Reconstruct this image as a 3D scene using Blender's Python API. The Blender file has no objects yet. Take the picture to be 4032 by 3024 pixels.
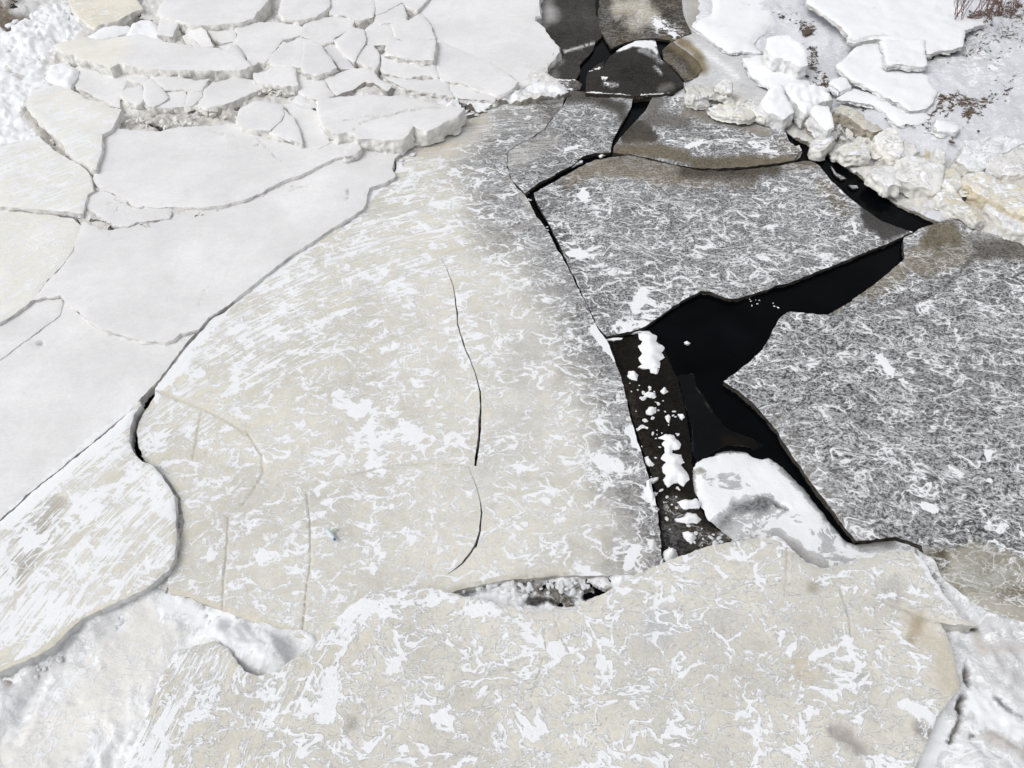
import bpy, math, random
import numpy as np
from mathutils import Vector
from mathutils.geometry import delaunay_2d_cdt

# ------------------------------------------------------------------ camera, sky, sun
scene = bpy.context.scene
COL = scene.collection
CH, PITCH, FOC = 6.0, math.radians(48), 2955.0          # height (m), tilt below level, focal length in photo pixels
cam_d = bpy.data.cameras.new('camera'); cam = bpy.data.objects.new('camera', cam_d); COL.objects.link(cam)
cam.location = (0, 0, CH); cam.rotation_euler = (math.pi/2 - PITCH, 0, 0)
cam_d.sensor_width = 36; cam_d.lens = 36*FOC/4032; cam_d.clip_start = 0.05; cam_d.clip_end = 2000
scene.camera = cam

SUN_EL, SUN_AZ = math.radians(52), math.radians(-112)    # azimuth measured from +Y towards +X
world = bpy.data.worlds.new('World'); scene.world = world; world.use_nodes = True
wn, wl = world.node_tree.nodes, world.node_tree.links
sky = wn.new('ShaderNodeTexSky'); sky.sky_type = 'NISHITA'; sky.sun_disc = False
sky.sun_elevation = SUN_EL; sky.sun_rotation = SUN_AZ; sky.dust_density = 3.0
hs = wn.new('ShaderNodeHueSaturation'); hs.inputs['Saturation'].default_value = 0.12
bg = wn['Background']; bg.inputs['Strength'].default_value = 0.165
wl.new(sky.outputs[0], hs.inputs['Color']); wl.new(hs.outputs[0], bg.inputs['Color'])
sd = bpy.data.lights.new('sun', 'SUN'); sd.energy = .8; sd.angle = math.radians(35); sd.color = (1, .985, .96)
so = bpy.data.objects.new('sun', sd); COL.objects.link(so)
so.rotation_euler = Vector((math.sin(SUN_AZ)*math.cos(SUN_EL), math.cos(SUN_AZ)*math.cos(SUN_EL), math.sin(SUN_EL))).to_track_quat('Z', 'Y').to_euler()
vs = scene.view_settings
vs.view_transform = 'Standard'; vs.look = 'None'; vs.exposure = 0.0; vs.gamma = 1.0
scene.cycles.max_bounces = 4

rng = np.random.default_rng(7); random.seed(7)

# ------------------------------------------------------------------ maths helpers
def _h(ix, iy, s):
    n = (ix.astype(np.int64)*374761393 + iy.astype(np.int64)*668265263 + s*982451653) & 0x7fffffff
    n = ((n ^ (n >> 13))*1274126177) & 0x7fffffff
    return ((n ^ (n >> 16)) & 0xffff)/65535.0
def vnoise(x, y, s=0):
    ix, iy = np.floor(x), np.floor(y); fx, fy = x-ix, y-iy
    fx = fx*fx*fx*(fx*(fx*6-15)+10); fy = fy*fy*fy*(fy*(fy*6-15)+10)
    a, b, c, d = _h(ix, iy, s), _h(ix+1, iy, s), _h(ix, iy+1, s), _h(ix+1, iy+1, s)
    return (a*(1-fx)+b*fx)*(1-fy) + (c*(1-fx)+d*fx)*fy
def fbm(x, y, o=4, s=0, g=.5):
    t = 0; a = 1; w = 0; c, n = math.cos(.6), math.sin(.6)
    for i in range(o):
        t = t + a*vnoise(x, y, s+i*17); w += a; a *= g
        x, y = (x*c - y*n)*2.03+11.3, (x*n + y*c)*2.03+5.7
    return t/w*2-1
def sstep(a, b, x):
    t = np.clip((x-a)/(b-a), 0, 1); return t*t*(3-2*t)
CP, SP = math.cos(PITCH), math.sin(PITCH)
def unproj(px, py, z0=0.0, tx=0.0, ty=0.0, cx=0.0, cy=0.0):
    """photo pixel -> point of the plane z = z0 + tx*(x-cx) + ty*(y-cy)"""
    px = np.asarray(px, float); py = np.asarray(py, float)
    dx = (px-2016)/FOC; v = (1512-py)/FOC
    dy = CP + v*SP; dz = -SP + v*CP
    t = (z0 - CH - tx*cx - ty*cy)/(dz - tx*dx - ty*dy)
    return dx*t, dy*t, CH+dz*t
def segdist(P, poly, closed):
    """distance from points to a polyline, in pixels"""
    A = np.asarray(poly, float); B = np.roll(A, -1, 0) if closed else A[1:]
    if not closed: A = A[:-1]
    best = np.full(len(P), 1e9)
    for a, b in zip(A, B):
        ab = b-a; L = ab@ab+1e-9
        t = np.clip(((P-a)@ab)/L, 0, 1)
        q = P-(a+t[:, None]*ab)
        best = np.minimum(best, (q*q).sum(1))
    return np.sqrt(best)
def inside(P, poly):
    A = np.asarray(poly, float); x, y = P[:, 0], P[:, 1]; r = np.zeros(len(P), bool)
    for (x1, y1), (x2, y2) in zip(A, np.roll(A, -1, 0)):
        if y1 == y2: continue
        r ^= ((y1 > y) != (y2 > y)) & (x < (x2-x1)*(y-y1)/(y2-y1)+x1)
    return r
def Z(c, r, s):
    """points noted on an enlarged quarter of the survey sheet -> full photo pixels"""
    out = []
    for w in s.split():
        a, b = w.split(','); out.append((1000*c+float(a)/2.212, 750*r+float(b)/2.212))
    return out
def S(s): return [tuple(float(v) for v in w.split(',')) for w in s.split()]
def jag(poly, amp, seed, step=11, big=1.0):
    """resample an outline and make it ragged like broken ice"""
    P = np.asarray(poly, float); out = []
    for a, b in zip(P, np.roll(P, -1, 0)):
        L = np.hypot(*(b-a))
        far = (max(a[0], b[0]) < -60 or min(a[0], b[0]) > 4092 or max(a[1], b[1]) < -60 or min(a[1], b[1]) > 3084)
        n = max(1, int(L/(90 if far else step)))
        for k in range(n): out.append(a+(b-a)*k/n)
    O = np.array(out)
    O0 = O.copy(); O += np.stack([fbm(O0[:, 0]/17, O0[:, 1]/17, 3, seed+7), fbm(O0[:, 0]/17, O0[:, 1]/17, 3, seed+8)], 1)*min(amp, 3)*1.5
    O[:, 0] += amp*(fbm(O[:, 0]/60, O[:, 1]/60, 4, seed, .62)*1.6)
    O[:, 1] += amp*(fbm(O[:, 0]/60, O[:, 1]/60, 4, seed+91, .62)*1.6)
    return O
def ribbon(pts, w, seed=1, jit=1.2):
    """thin closed outline round a line of points; w = one width or one per point"""
    P = np.asarray(pts, float); W = np.full(len(P), float(w)) if np.isscalar(w) else np.asarray(w, float)
    Q, V = [], []
    for i in range(len(P)-1):
        n = max(1, int(np.hypot(*(P[i+1]-P[i]))/14))
        for k in range(n):
            t = k/n; Q.append(P[i]*(1-t)+P[i+1]*t); V.append(W[i]*(1-t)+W[i+1]*t)
    Q.append(P[-1]); V.append(W[-1]); Q = np.array(Q); V = np.array(V)
    Q = Q + np.stack([fbm(Q[:, 0]/30, Q[:, 1]/30, 3, seed), fbm(Q[:, 0]/30, Q[:, 1]/30, 3, seed+5)], 1)*jit*2
    T = np.gradient(Q, axis=0); T /= np.hypot(T[:, 0], T[:, 1])[:, None]+1e-9
    N = np.stack([-T[:, 1], T[:, 0]], 1)
    V = V*(1+.35*fbm(Q[:, 0]/9, Q[:, 1]/9, 2, seed+3))
    return np.vstack([Q+N*V[:, None]/2, (Q-N*V[:, None]/2)[::-1]])

# ------------------------------------------------------------------ materials
def ice_material():
    m = bpy.data.materials.new('ice_and_snow'); m.use_nodes = True
    nt = m.node_tree; N, L = nt.nodes, nt.links; bs = N['Principled BSDF']
    def att(n):
        a = N.new('ShaderNodeAttribute'); a.attribute_name = n; return a
    def mth(op, a, b=None, c=None):
        n = N.new('ShaderNodeMath'); n.operation = op
        for i, v in enumerate((a, b, c)):
            if v is None: continue
            if isinstance(v, (int, float)): n.inputs[i].default_value = v
            else: L.new(v, n.inputs[i])
        return n.outputs[0]
    def noise(vec, scale, det, dist=0.0, rough=.55):
        n = N.new('ShaderNodeTexNoise'); n.inputs['Scale'].default_value = scale; n.inputs['Detail'].default_value = det
        n.inputs['Distortion'].default_value = dist; n.inputs['Roughness'].default_value = rough
        L.new(vec, n.inputs['Vector']); return n.outputs['Fac']
    def mapr(v, a, b, lo=0.0, hi=1.0, kind='SMOOTHSTEP'):
        n = N.new('ShaderNodeMapRange'); n.interpolation_type = kind
        for k, x in (('Value', v), ('From Min', a), ('From Max', b), ('To Min', lo), ('To Max', hi)):
            if isinstance(x, (int, float)): n.inputs[k].default_value = x
            else: L.new(x, n.inputs[k])
        return n.outputs['Result']
    def vmul(v, xyz):
        n = N.new('ShaderNodeVectorMath'); n.operation = 'MULTIPLY'; n.inputs[1].default_value = xyz
        L.new(v, n.inputs[0]); return n.outputs[0]
    def cmix(f, a, b, mode='MIX'):
        n = N.new('ShaderNodeMix'); n.data_type = 'RGBA'; n.blend_type = mode
        if isinstance(f, (int, float)): n.inputs[0].default_value = f
        else: L.new(f, n.inputs[0])
        for i, v in ((6, a), (7, b)):
            if isinstance(v, tuple): n.inputs[i].default_value = (*v, 1)
            else: L.new(v, n.inputs[i])
        return n.outputs[2]
    flow = att('flow').outputs['Vector']; pos = att('pos').outputs['Vector']; ice = att('ice').outputs['Color']
    par = N.new('ShaderNodeSeparateXYZ'); L.new(att('par').outputs['Vector'], par.inputs[0])
    snow, frost, streak = par.outputs
    # warp so that no drift is straight
    wv = N.new('ShaderNodeTexNoise'); wv.inputs['Scale'].default_value = 2.2; wv.inputs['Detail'].default_value = 3
    L.new(pos, wv.inputs['Vector'])
    wa = N.new('ShaderNodeVectorMath'); wa.operation = 'MULTIPLY_ADD'; wa.inputs[1].default_value = (.30, .30, .30)
    L.new(wv.outputs['Color'], wa.inputs[0]); L.new(pos, wa.inputs[2]); warped = wa.outputs[0]
    fine = noise(pos, 62.0, 4, 1.6, .6)
    # wind-laid snow: branching lacy veins whose width swells and dies away
    va = noise(vmul(warped, (.85, 1.25, 1)), 4.2, 6, .5, .52)
    vb = noise(vmul(warped, (.85, 1.25, 1)), 9.0, 5, .5, .55)
    vs_ = noise(vmul(flow, (.45, 7.0, 1)), 2.2, 6, .4, .55)
    vt = noise(vmul(flow, (.6, 8.0, 1)), 4.4, 5, .5, .56)
    clump = mapr(noise(warped, 3.2, 5, .5, .66), .42, .66)
    clump2 = mapr(noise(vmul(flow, (1, 2.0, 1)), 3.4, 5, .6, .6), .42, .66)
    def dist(v): return mth('ABSOLUTE', mth('SUBTRACT', v, .5))
    S = mth('ADD', mth('MULTIPLY', mth('POWER', snow, 4.8), .33), mth('MAXIMUM', mth('MULTIPLY_ADD', snow, 1.0, -.70), 0.0))
    wa_ = mth('MULTIPLY', S, mth('MULTIPLY_ADD', clump, 1.5, .50))
    wb_ = mth('MULTIPLY', S, mth('MULTIPLY_ADD', clump2, 1.5, .05))
    d1 = mth('SUBTRACT', wa_, dist(va)); d2 = mth('SUBTRACT', wb_, dist(vb))
    iso = mth('MAXIMUM', d1, d2)
    stk = mth('MAXIMUM', mth('SUBTRACT', wa_, dist(vs_)), mth('SUBTRACT', wb_, dist(vt)))
    stk = mth('MAXIMUM', stk, mth('SUBTRACT', mth('MULTIPLY', wa_, .6), dist(va)))
    n1 = mth('ADD', mth('MULTIPLY', iso, mth('SUBTRACT', 1.0, streak)), mth('MULTIPLY', stk, streak))
    n1 = mth('ADD', n1, mth('MULTIPLY', mth('SUBTRACT', fine, .5), .035))
    n1 = mth('SUBTRACT', n1, mapr(snow, .12, .42, .06, 0.0))
    smask = mapr(n1, -.005, .008)
    haze = mapr(n1, -.03, .0)
    # frost: wormy pale crystals a couple of centimetres across
    fr = noise(vmul(pos, (.95, 1.1, 1)), 34.0, 3, .3, .70)
    fr = mapr(fr, .40, .62)
    patchy = mapr(noise(warped, 1.7, 5, .4), .36, .62, .62, 1.0)
    frm = mth('MULTIPLY', mth('MULTIPLY', fr, mth('MAXIMUM', frost, 0.0)), patchy)
    grit_shade = mth('MAXIMUM', mth('MULTIPLY', frost, -1.0), 0.0)  # negative frost: dark grit, also the shade painted under the snow shelf
    gn = mth('MULTIPLY_ADD', noise(pos, 17.0, 5, .6, .72), .75, mth('MULTIPLY', noise(pos, 3.2, 4, .3), .25))
    gt = mth('MULTIPLY_ADD', grit_shade, -.26, .72)
    gmask = mapr(gn, gt, mth('ADD', gt, .03))
    big = mapr(noise(warped, .9, 4, .3), .3, .7, .86, 1.12)
    mid = mapr(noise(pos, 9.0, 5, .6, .65), .3, .7, .95, 1.05)
    smudge = mapr(noise(vmul(warped, (.7, 1.3, 1)), 3.6, 7, .5, .62), .48, .74, 1.0, .90)
    speck = mapr(noise(pos, 38.0, 3, .3), .70, .73, 1.0, .72)
    var = mth('MULTIPLY', mth('MULTIPLY', mth('MULTIPLY', big, mid), mapr(fr, 0, 1, .95, 1.05)), mth('MULTIPLY', smudge, speck))
    tone = N.new('ShaderNodeVectorMath'); tone.operation = 'SCALE'; L.new(ice, tone.inputs[0])
    lum = N.new('ShaderNodeRGBToBW'); L.new(ice, lum.inputs[0])
    # pale clean slabs vary less than ice
    vf = mth('ADD', mapr(lum.outputs[0], .55, .76, 1.0, .45, 'LINEAR'), mapr(lum.outputs[0], .10, .45, 1.6, 0.0, 'LINEAR'))
    L.new(mth('ADD', 1.0, mth('MULTIPLY', mth('SUBTRACT', var, 1.0), vf)), tone.inputs['Scale'])
    c = cmix(frm, tone.outputs[0], (.47, .475, .49), 'LIGHTEN')
    c = cmix(mth('MULTIPLY', haze, mth('MINIMUM', mth('MULTIPLY', mth('POWER', snow, 1.6), 1.2), .34)), c, (.80, .81, .82))
    c = cmix(smask, c, (.84, .85, .87))
    gcol = cmix(mapr(noise(pos, 30, 3), .35, .65), (.045, .036, .028), (.17, .12, .085))
    c = cmix(gmask, c, gcol)
    L.new(c, bs.inputs['Base Color'])
    L.new(mapr(smask, 0, 1, .62, .9), bs.inputs['Roughness'])
    bs.inputs['Specular IOR Level'].default_value = .09
    lump = noise(pos, 14.0, 4, .3, .6)
    h = mth('ADD', mth('MULTIPLY', smask, .38), mth('MULTIPLY', lump, .35))
    h = mth('ADD', h, mth('MULTIPLY', frm, .25))
    h = mth('ADD', h, mth('MULTIPLY', fine, .30))
    h = mth('ADD', h, mth('MULTIPLY', gmask, -.3))
    att_b = att('rough').outputs['Fac']
    bp = N.new('ShaderNodeBump'); bp.inputs['Distance'].default_value = .016
    L.new(att_b, bp.inputs['Strength']); L.new(h, bp.inputs['Height']); L.new(bp.outputs[0], bs.inputs['Normal'])
    return m
ICE = ice_material()
def simple(name, col, rough=.7, spec=.3, var=.3, scale=20, bump=.3):
    m = bpy.data.materials.new(name); m.use_nodes = True; nt = m.node_tree; N, L = nt.nodes, nt.links; bs = N['Principled BSDF']
    tc = N.new('ShaderNodeTexCoord'); n = N.new('ShaderNodeTexNoise'); n.inputs['Scale'].default_value = scale; n.inputs['Detail'].default_value = 6
    L.new(tc.outputs['Object'], n.inputs['Vector'])
    r = N.new('ShaderNodeValToRGB'); L.new(n.outputs['Fac'], r.inputs[0])
    r.color_ramp.elements[0].position = .3; r.color_ramp.elements[1].position = .7
    r.color_ramp.elements[0].color = (*[c*(1-var) for c in col], 1); r.color_ramp.elements[1].color = (*[min(.9, c*(1+var)) for c in col], 1)
    L.new(r.outputs[0], bs.inputs['Base Color']); bs.inputs['Roughness'].default_value = rough; bs.inputs['Specular IOR Level'].default_value = spec
    b = N.new('ShaderNodeBump'); b.inputs['Distance'].default_value = .02; b.inputs['Strength'].default_value = bump
    L.new(n.outputs['Fac'], b.inputs['Height']); L.new(b.outputs[0], bs.inputs['Normal'])
    return m
WATER = simple('black_water', (.0022, .0026, .0034), .2, .03, .4, 2, .03)
STONE = simple('wet_stone', (.10, .08, .065), .8, .3, .5, 18, .5)
TWIG = simple('red_brown_twig', (.16, .09, .08), .8, .2, .3, 30, .2)
CLUMP = simple('snow_clump', (.85, .86, .88), .9, .15, .03, 14, .6)
PLASTIC = simple('clear_plastic', (.6, .66, .7), .25, .5, .05, 8, .05)
BLUE = simple('blue_plastic', (.03, .14, .4), .4, .4, .1, 8, .05)
GREEN = simple('green_wrapper', (.50, .58, .42), .5, .4, .2, 40, .1)

WHITE = (.755, .752, .755); SNOW = (.80, .81, .83); CREAM = (.715, .68, .585); BEIGE = (.655, .632, .568); GREYICE = (.20, .195, .195)
DARK = (.04, .037, .034); BROWN = (.15, .125, .085); SIDE = (.60, .58, .545); SIDEG = (.62, .605, .575); GLAZE = (.56, .56, .57)
ARC = unproj(3100, 3400, 0)     # drifts sweep round this point
def flow_polar(x, y):
    dx, dy = x-ARC[0], y-ARC[1]; r = np.hypot(dx, dy); th = np.arctan2(dx, dy)
    return th*4.0, r
def tag(o, label=None, cat=None, group=None, kind=None):
    if label: o['label'] = label
    if cat: o['category'] = cat
    if group: o['group'] = group
    if kind: o['kind'] = kind

# ------------------------------------------------------------------ one slab, sheet or block of ice = one mesh
_n = [0]
def slab(name, poly, z=.1, label=None, cat=None, group=None, kind=None, thick=.16, tilt=(0, 0), step=13, amp=3.0, rnd=0, rdz=.02,
         relief=.004, rfreq=2.0, lump=0.0, lfreq=5.0, ice=WHITE, snow=0.0, frost=0.0, streak=0.0, rough=.25, side=SIDE, polar=False,
         holes=(), seams=(), paint=(), sideamp=.02, swell=0.0, hfun=None, grow=0.0, batter=0.0):
    _n[0] += 1; sd = _n[0]*13+5
    if grow:
        P0 = np.asarray(poly, float); e = np.roll(P0, -1, 0)-np.roll(P0, 1, 0); e /= np.hypot(e[:, 0], e[:, 1])[:, None]+1e-9
        ar = np.sum(P0[:, 0]*np.roll(P0[:, 1], -1)-np.roll(P0[:, 0], -1)*P0[:, 1]); sg = 1 if ar > 0 else -1
        poly = P0+np.stack([e[:, 1], -e[:, 0]], 1)*grow*sg
    O = jag(poly, amp, sd, step=min(11, step)*(.7 if step < 11 else 1)); loops = [O] + [np.asarray(h, float) for h in holes]
    c = np.mean(O, 0); cw = unproj(c[0], c[1], z)
    lo, hi = O.min(0), O.max(0); pts = []
    def grid(x0, y0, x1, y1, s):
        gx, gy = np.meshgrid(np.arange(x0, x1, s), np.arange(y0, y1, s*.87)); gx = gx + (np.arange(gx.shape[0]) % 2)[:, None]*s/2
        P = np.stack([gx.ravel(), gy.ravel()], 1); return P + rng.uniform(-.28, .28, P.shape)*s
    F0, F1 = np.array([-60, -60]), np.array([4092, 3084])
    a, b = np.maximum(lo, F0), np.minimum(hi, F1)
    if (b > a).all(): pts.append(grid(a[0], a[1], b[0], b[1], step))
    if (lo < F0).any() or (hi > F1).any():
        Q = grid(lo[0], lo[1], hi[0], hi[1], 90)
        pts.append(Q[~((Q > F0-45) & (Q < F1+45)).all(1)])
    P = np.vstack(pts); P = P[inside(P, O)]
    for h in loops[1:]: P = P[~inside(P, h)]
    for i, l in enumerate(loops):
        d = segdist(P, l, True); P = P[d > step*(.45 if i == 0 else .3)]
    extra, sm_lines = [], []
    for s in seams:
        R = ribbon(s['p'], s.get('w', 9), sd); n = len(R)//2; A, B = R[:n], R[n:][::-1]; M = (A+B)/2
        P = P[segdist(P, M, False) > s.get('w', 9)*.9]
        extra += [A, B, M]; sm_lines.append((M, s))
    V = [l for l in loops]+extra; edges = []; k = 0
    for l in loops:
        n = len(l); edges += [(k+i, k+(i+1) % n) for i in range(n)]; k += n
    allv = np.vstack(V+[P])
    res = delaunay_2d_cdt([Vector((float(q[0]), float(q[1]))) for q in allv], edges, [], 0, 1e-4)
    VV = np.array([(v.x, v.y) for v in res[0]]); T = np.array(res[2])
    ce = VV[T].mean(1); ok = inside(ce, O)
    for h in loops[1:]: ok &= ~inside(ce, h)
    T = T[ok]; used = np.unique(T); mp = np.full(len(VV), -1); mp[used] = np.arange(len(used)); VV = VV[used]; T = mp[T]
    # orientation: y of the photo runs down, so flip to face up
    e1, e2 = VV[T[:, 1]]-VV[T[:, 0]], VV[T[:, 2]]-VV[T[:, 0]]
    flip = (e1[:, 0]*e2[:, 1]-e1[:, 1]*e2[:, 0]) > 0
    T[flip] = T[flip][:, ::-1]
    X, Y, ZZ = unproj(VV[:, 0], VV[:, 1], z, tilt[0], tilt[1], cw[0], cw[1])
    n = len(VV); ICEc = np.tile(np.array(ice, float), (n, 1)); par = np.tile(np.array([snow, frost, streak], float), (n, 1)); rg = np.full(n, float(rough))
    u, v = flow_polar(X, Y) if polar else (X+sd*3.7, Y+sd*1.9)
    zf = np.zeros(n); lumpw = np.full(n, 1.0)
    for p in paint:
        d = segdist(VV, p['p'], False) if len(p['p']) > 1 else np.hypot(VV[:, 0]-p['p'][0][0], VV[:, 1]-p['p'][0][1])
        if 'area' in p:
            ins = inside(VV, p['p']); d = np.where(ins, -segdist(VV, p['p'], True), segdist(VV, p['p'], True)); r = 0.0; s = p.get('s', 20)
            d = d + s*p.get('n', 1.0)*fbm(VV[:, 0]/p.get('nf', 60), VV[:, 1]/p.get('nf', 60), 5, sd+3, .6); w = 1-sstep(-s/2, s/2, d)
        else:
            r = p.get('r', 50); s = p.get('s', .5)*r
            d = d + r*p.get('n', .5)*fbm(VV[:, 0]/p.get('nf', 60), VV[:, 1]/p.get('nf', 60), 5, sd+3, .6); w = 1-sstep(r-s, r+s*.6, d)
        w = w*p.get('a', 1.0); k1 = w[:, None]
        if 'ice' in p: ICEc = ICEc*(1-k1)+np.array(p['ice'])*k1
        for i, key in enumerate(('snow', 'frost', 'streak')):
            if key in p: par[:, i] = par[:, i]*(1-w)+p[key]*w
        if 'rough' in p: rg = rg*(1-w)+p['rough']*w
        if 'z' in p: zf += p['z']*w
        if 'lump' in p: lumpw = lumpw*(1-w)+p['lump']*w
    dpx = np.full(n, 1e9)
    for l in loops: dpx = np.minimum(dpx, segdist(VV, l, True))
    ppm = FOC/np.hypot(np.hypot(X, Y), CH)                       # photo pixels per metre
    dm = dpx/ppm
    if relief: zf += relief*fbm(X*rfreq, Y*rfreq, 4, sd)
    if lump:
        q = 1-np.abs(fbm(X*lfreq, Y*lfreq, 4, sd+7)); q2 = fbm(X*lfreq*.45, Y*lfreq*.45, 3, sd+29)
        zf += lumpw*lump*((q-.75)*1.6+q2*.9)
    if swell: zf += swell*sstep(0, 1, dm/max(.02, dm[dm < 1e6].max()))
    if rnd: zf -= rdz*(1-np.clip(dm/rnd, 0, 1))**2
    if hfun: zf += hfun(VV, X, Y)
    for M, s in sm_lines:
        d = segdist(VV, M, False); hit = d < 1.5
        zf[hit] -= .6*s.get('d', .02); near = np.clip(1-d/s.get('w', 9), 0, 1)*s.get('t', .6)*np.clip(.9+.9*fbm(VV[:, 0]/50, VV[:, 1]/50, 3, sd+2), 0, 1)
        ICEc = ICEc*(1-near[:, None])+np.array(s.get('c', (.56, .525, .45)))*near[:, None]; par[:, 0] *= (1-near); 
    ZZ = ZZ+zf
    co = np.stack([X, Y, ZZ], 1)
    # sides
    E = np.vstack([T[:, [0, 1]], T[:, [1, 2]], T[:, [2, 0]]]); key = np.sort(E, 1); kk = key[:, 0].astype(np.int64)*n+key[:, 1]
    _, inv, cnt = np.unique(kk, return_inverse=True, return_counts=True); BE = E[cnt[inv] == 1]
    bv = np.unique(BE); bm = np.full(n, -1); bm[bv] = np.arange(len(bv)); nb = len(bv)
    nrm = np.zeros((n, 2))
    for (i, j) in BE:
        t = co[j, :2]-co[i, :2]; nn = np.array([t[1], -t[0]]); nrm[i] += nn; nrm[j] += nn
    nrm = nrm[bv]; nrm /= np.hypot(nrm[:, 0], nrm[:, 1])[:, None]+1e-9
    rings = 7; vs_, ic, pr, fl, rr, po = [co], [ICEc], [par], [np.stack([u, v, np.zeros(n)], 1)], [rg], [np.stack([X, Y, np.full(n, sd*.37)], 1)]
    bx, by, bz = co[bv].T
    for r_ in range(rings):
        t = r_/(rings-1); j = fbm(bx*9+r_*1.1, by*9+r_*.7, 4, sd, .7)*1.5*sideamp*(0 if r_ == 0 else 1) - (0 if r_ == 0 else sideamp*.5*t) + batter*t*(1+.8*fbm(bx*6, by*6, 3, sd+33, .6))
        zz = bz-thick*t+ (fbm(bx*7, by*7, 3, sd+50+r_)*thick*.10 if 0 < r_ < rings-1 else 0)
        vs_.append(np.stack([bx+nrm[:, 0]*j, by+nrm[:, 1]*j, zz], 1))
        ic.append(np.array(side)*(.95+.05*(1-r_/3)+.24*fbm(bx*11+r_*2, by*11, 4, sd+70, .7))[:, None]); pr.append(np.tile([.12, .05, 0], (nb, 1)).astype(float))
        fl.append(np.stack([bx+by*.7, zz*1.2+by*.3, bx*0], 1)); po.append(np.stack([bx, by, zz+sd*.37], 1)); rr.append(np.full(nb, 1.6))
    quads = []
    bi, bj = bm[BE[:, 0]], bm[BE[:, 1]]
    for r_ in range(rings-1):
        o1, o2 = n+r_*nb, n+(r_+1)*nb
        quads.append(np.stack([o1+bj, o1+bi, o2+bi, o2+bj], 1))
    Q = np.vstack(quads)
    vs_ = np.vstack(vs_)
    org = np.array([float(np.mean(X)), float(np.mean(Y)), z-thick if not kind else 0.0]); vs_ = vs_-org
    me = bpy.data.meshes.new(name); me.vertices.add(len(vs_)); me.vertices.foreach_set('co', vs_.ravel().astype(np.float32))
    nl = T.size+Q.size; me.loops.add(nl); me.loops.foreach_set('vertex_index', np.concatenate([T.ravel(), Q.ravel()]).astype(np.int32))
    nf = len(T)+len(Q); me.polygons.add(nf)
    st = np.concatenate([np.arange(len(T))*3, T.size+np.arange(len(Q))*4]).astype(np.int32)
    me.polygons.foreach_set('loop_start', st); me.polygons.foreach_set('loop_total', np.concatenate([np.full(len(T), 3), np.full(len(Q), 4)]).astype(np.int32))
    me.polygons.foreach_set('use_smooth', np.ones(nf, bool)); me.update(calc_edges=True); me.validate()
    def A(nm, typ, arr, fld):
        a = me.attributes.new(nm, typ, 'POINT'); a.data.foreach_set(fld, arr.ravel().astype(np.float32))
    ic = np.vstack(ic); A('ice', 'FLOAT_COLOR', np.hstack([np.clip(ic, 0, 1), np.ones((len(ic), 1))]), 'color')
    A('par', 'FLOAT_VECTOR', np.vstack(pr), 'vector'); A('flow', 'FLOAT_VECTOR', np.vstack(fl), 'vector'); A('rough', 'FLOAT', np.concatenate(rr), 'value'); A('pos', 'FLOAT_VECTOR', np.vstack(po), 'vector')
    me.materials.append(ICE)
    o = bpy.data.objects.new(name, me); o.location = org; COL.objects.link(o); tag(o, label, cat, group, kind)
    return o


z0 = lambda s: Z(0, 0, s)
z1 = lambda s: Z(1, 0, s)
z3 = lambda s: Z(3, 0, s)

# ------------------------------------------------------------------ far setting: land round the river, and the water
def sheet(name, mat, rings, kind='structure'):
    me = bpy.data.meshes.new(name); V, Fc = [], []; m = 72
    for r, z in rings:
        for i in range(m):
            a = 2*math.pi*i/m; V.append((r*math.sin(a), 12+r*math.cos(a), z))
    V.append((0, 12, rings[0][1])); c = len(V)-1
    for i in range(m): Fc.append((c, (i+1) % m, i))
    for k in range(len(rings)-1):
        for i in range(m): Fc.append((k*m+i, k*m+(i+1) % m, (k+1)*m+(i+1) % m, (k+1)*m+i))
    me.from_pydata([Vector(v) for v in V], [], Fc); me.materials.append(mat)
    for p in me.polygons: p.use_smooth = True
    o = bpy.data.objects.new(name, me); COL.objects.link(o); o['kind'] = kind; return o
sheet('water', WATER, [(10, -.06), (34, -.06)])
sheet('terrain', simple('snowy_land', (.8, .81, .83), .9, .2, .06, .4, .4), [(12, -.9), (28, -.8), (33, .25), (60, 1.0), (160, 3), (700, 12)])

# ------------------------------------------------------------------ big beige and grey floes in the middle of the river
SHORE = 'grey river ice broken by dark leads'
def P(pts, **k): k['p'] = S(pts) if isinstance(pts, str) else pts; return k
DS = (.055, .047, .038)   # dark wet sides

# main beige floe
b1 = S('612,1528 680,1440 760,1340 830,1262 900,1215 985,1140 1100,1050 1225,965 1330,890 1430,828 1440,795 1450,745 1475,735 1545,700 1562,665 1560,620 1640,545 1740,485 1850,440 1950,392 2070,350 2225,372 2212,428 2180,460 2145,505 2085,548 2035,570 1996,598 1996,655 2010,702 2040,742 2076,778 2110,850 2150,900 2200,990 2260,1100 2310,1200 2352,1290 2400,1360 2430,1440 2455,1520 2475,1620 2500,1710 2540,1830 2575,1950 2590,2010 2602,2130 2605,2185 2612,2215 2560,2252 2480,2262 2350,2266 2195,2268 1980,2285 1790,2325 1600,2450 1450,2560 1262,2522 1190,2515 1100,2485 960,2435 840,2390 740,2350 668,2335 655,2300 705,2190 722,2060 712,1965 640,1860 570,1815 548,1760 540,1700 560,1630 612,1560')
crack_a = S('1735,1008 1760,1060 1785,1130 1797,1210 1802,1280 1830,1365 1870,1460 1890,1540 1893,1600 1888,1690 1880,1770 1871,1835')
crack_b = S('1846,1838 1870,1900 1890,1965 1897,2020 1890,2090 1872,2150 1820,2220 1762,2262')
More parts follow.
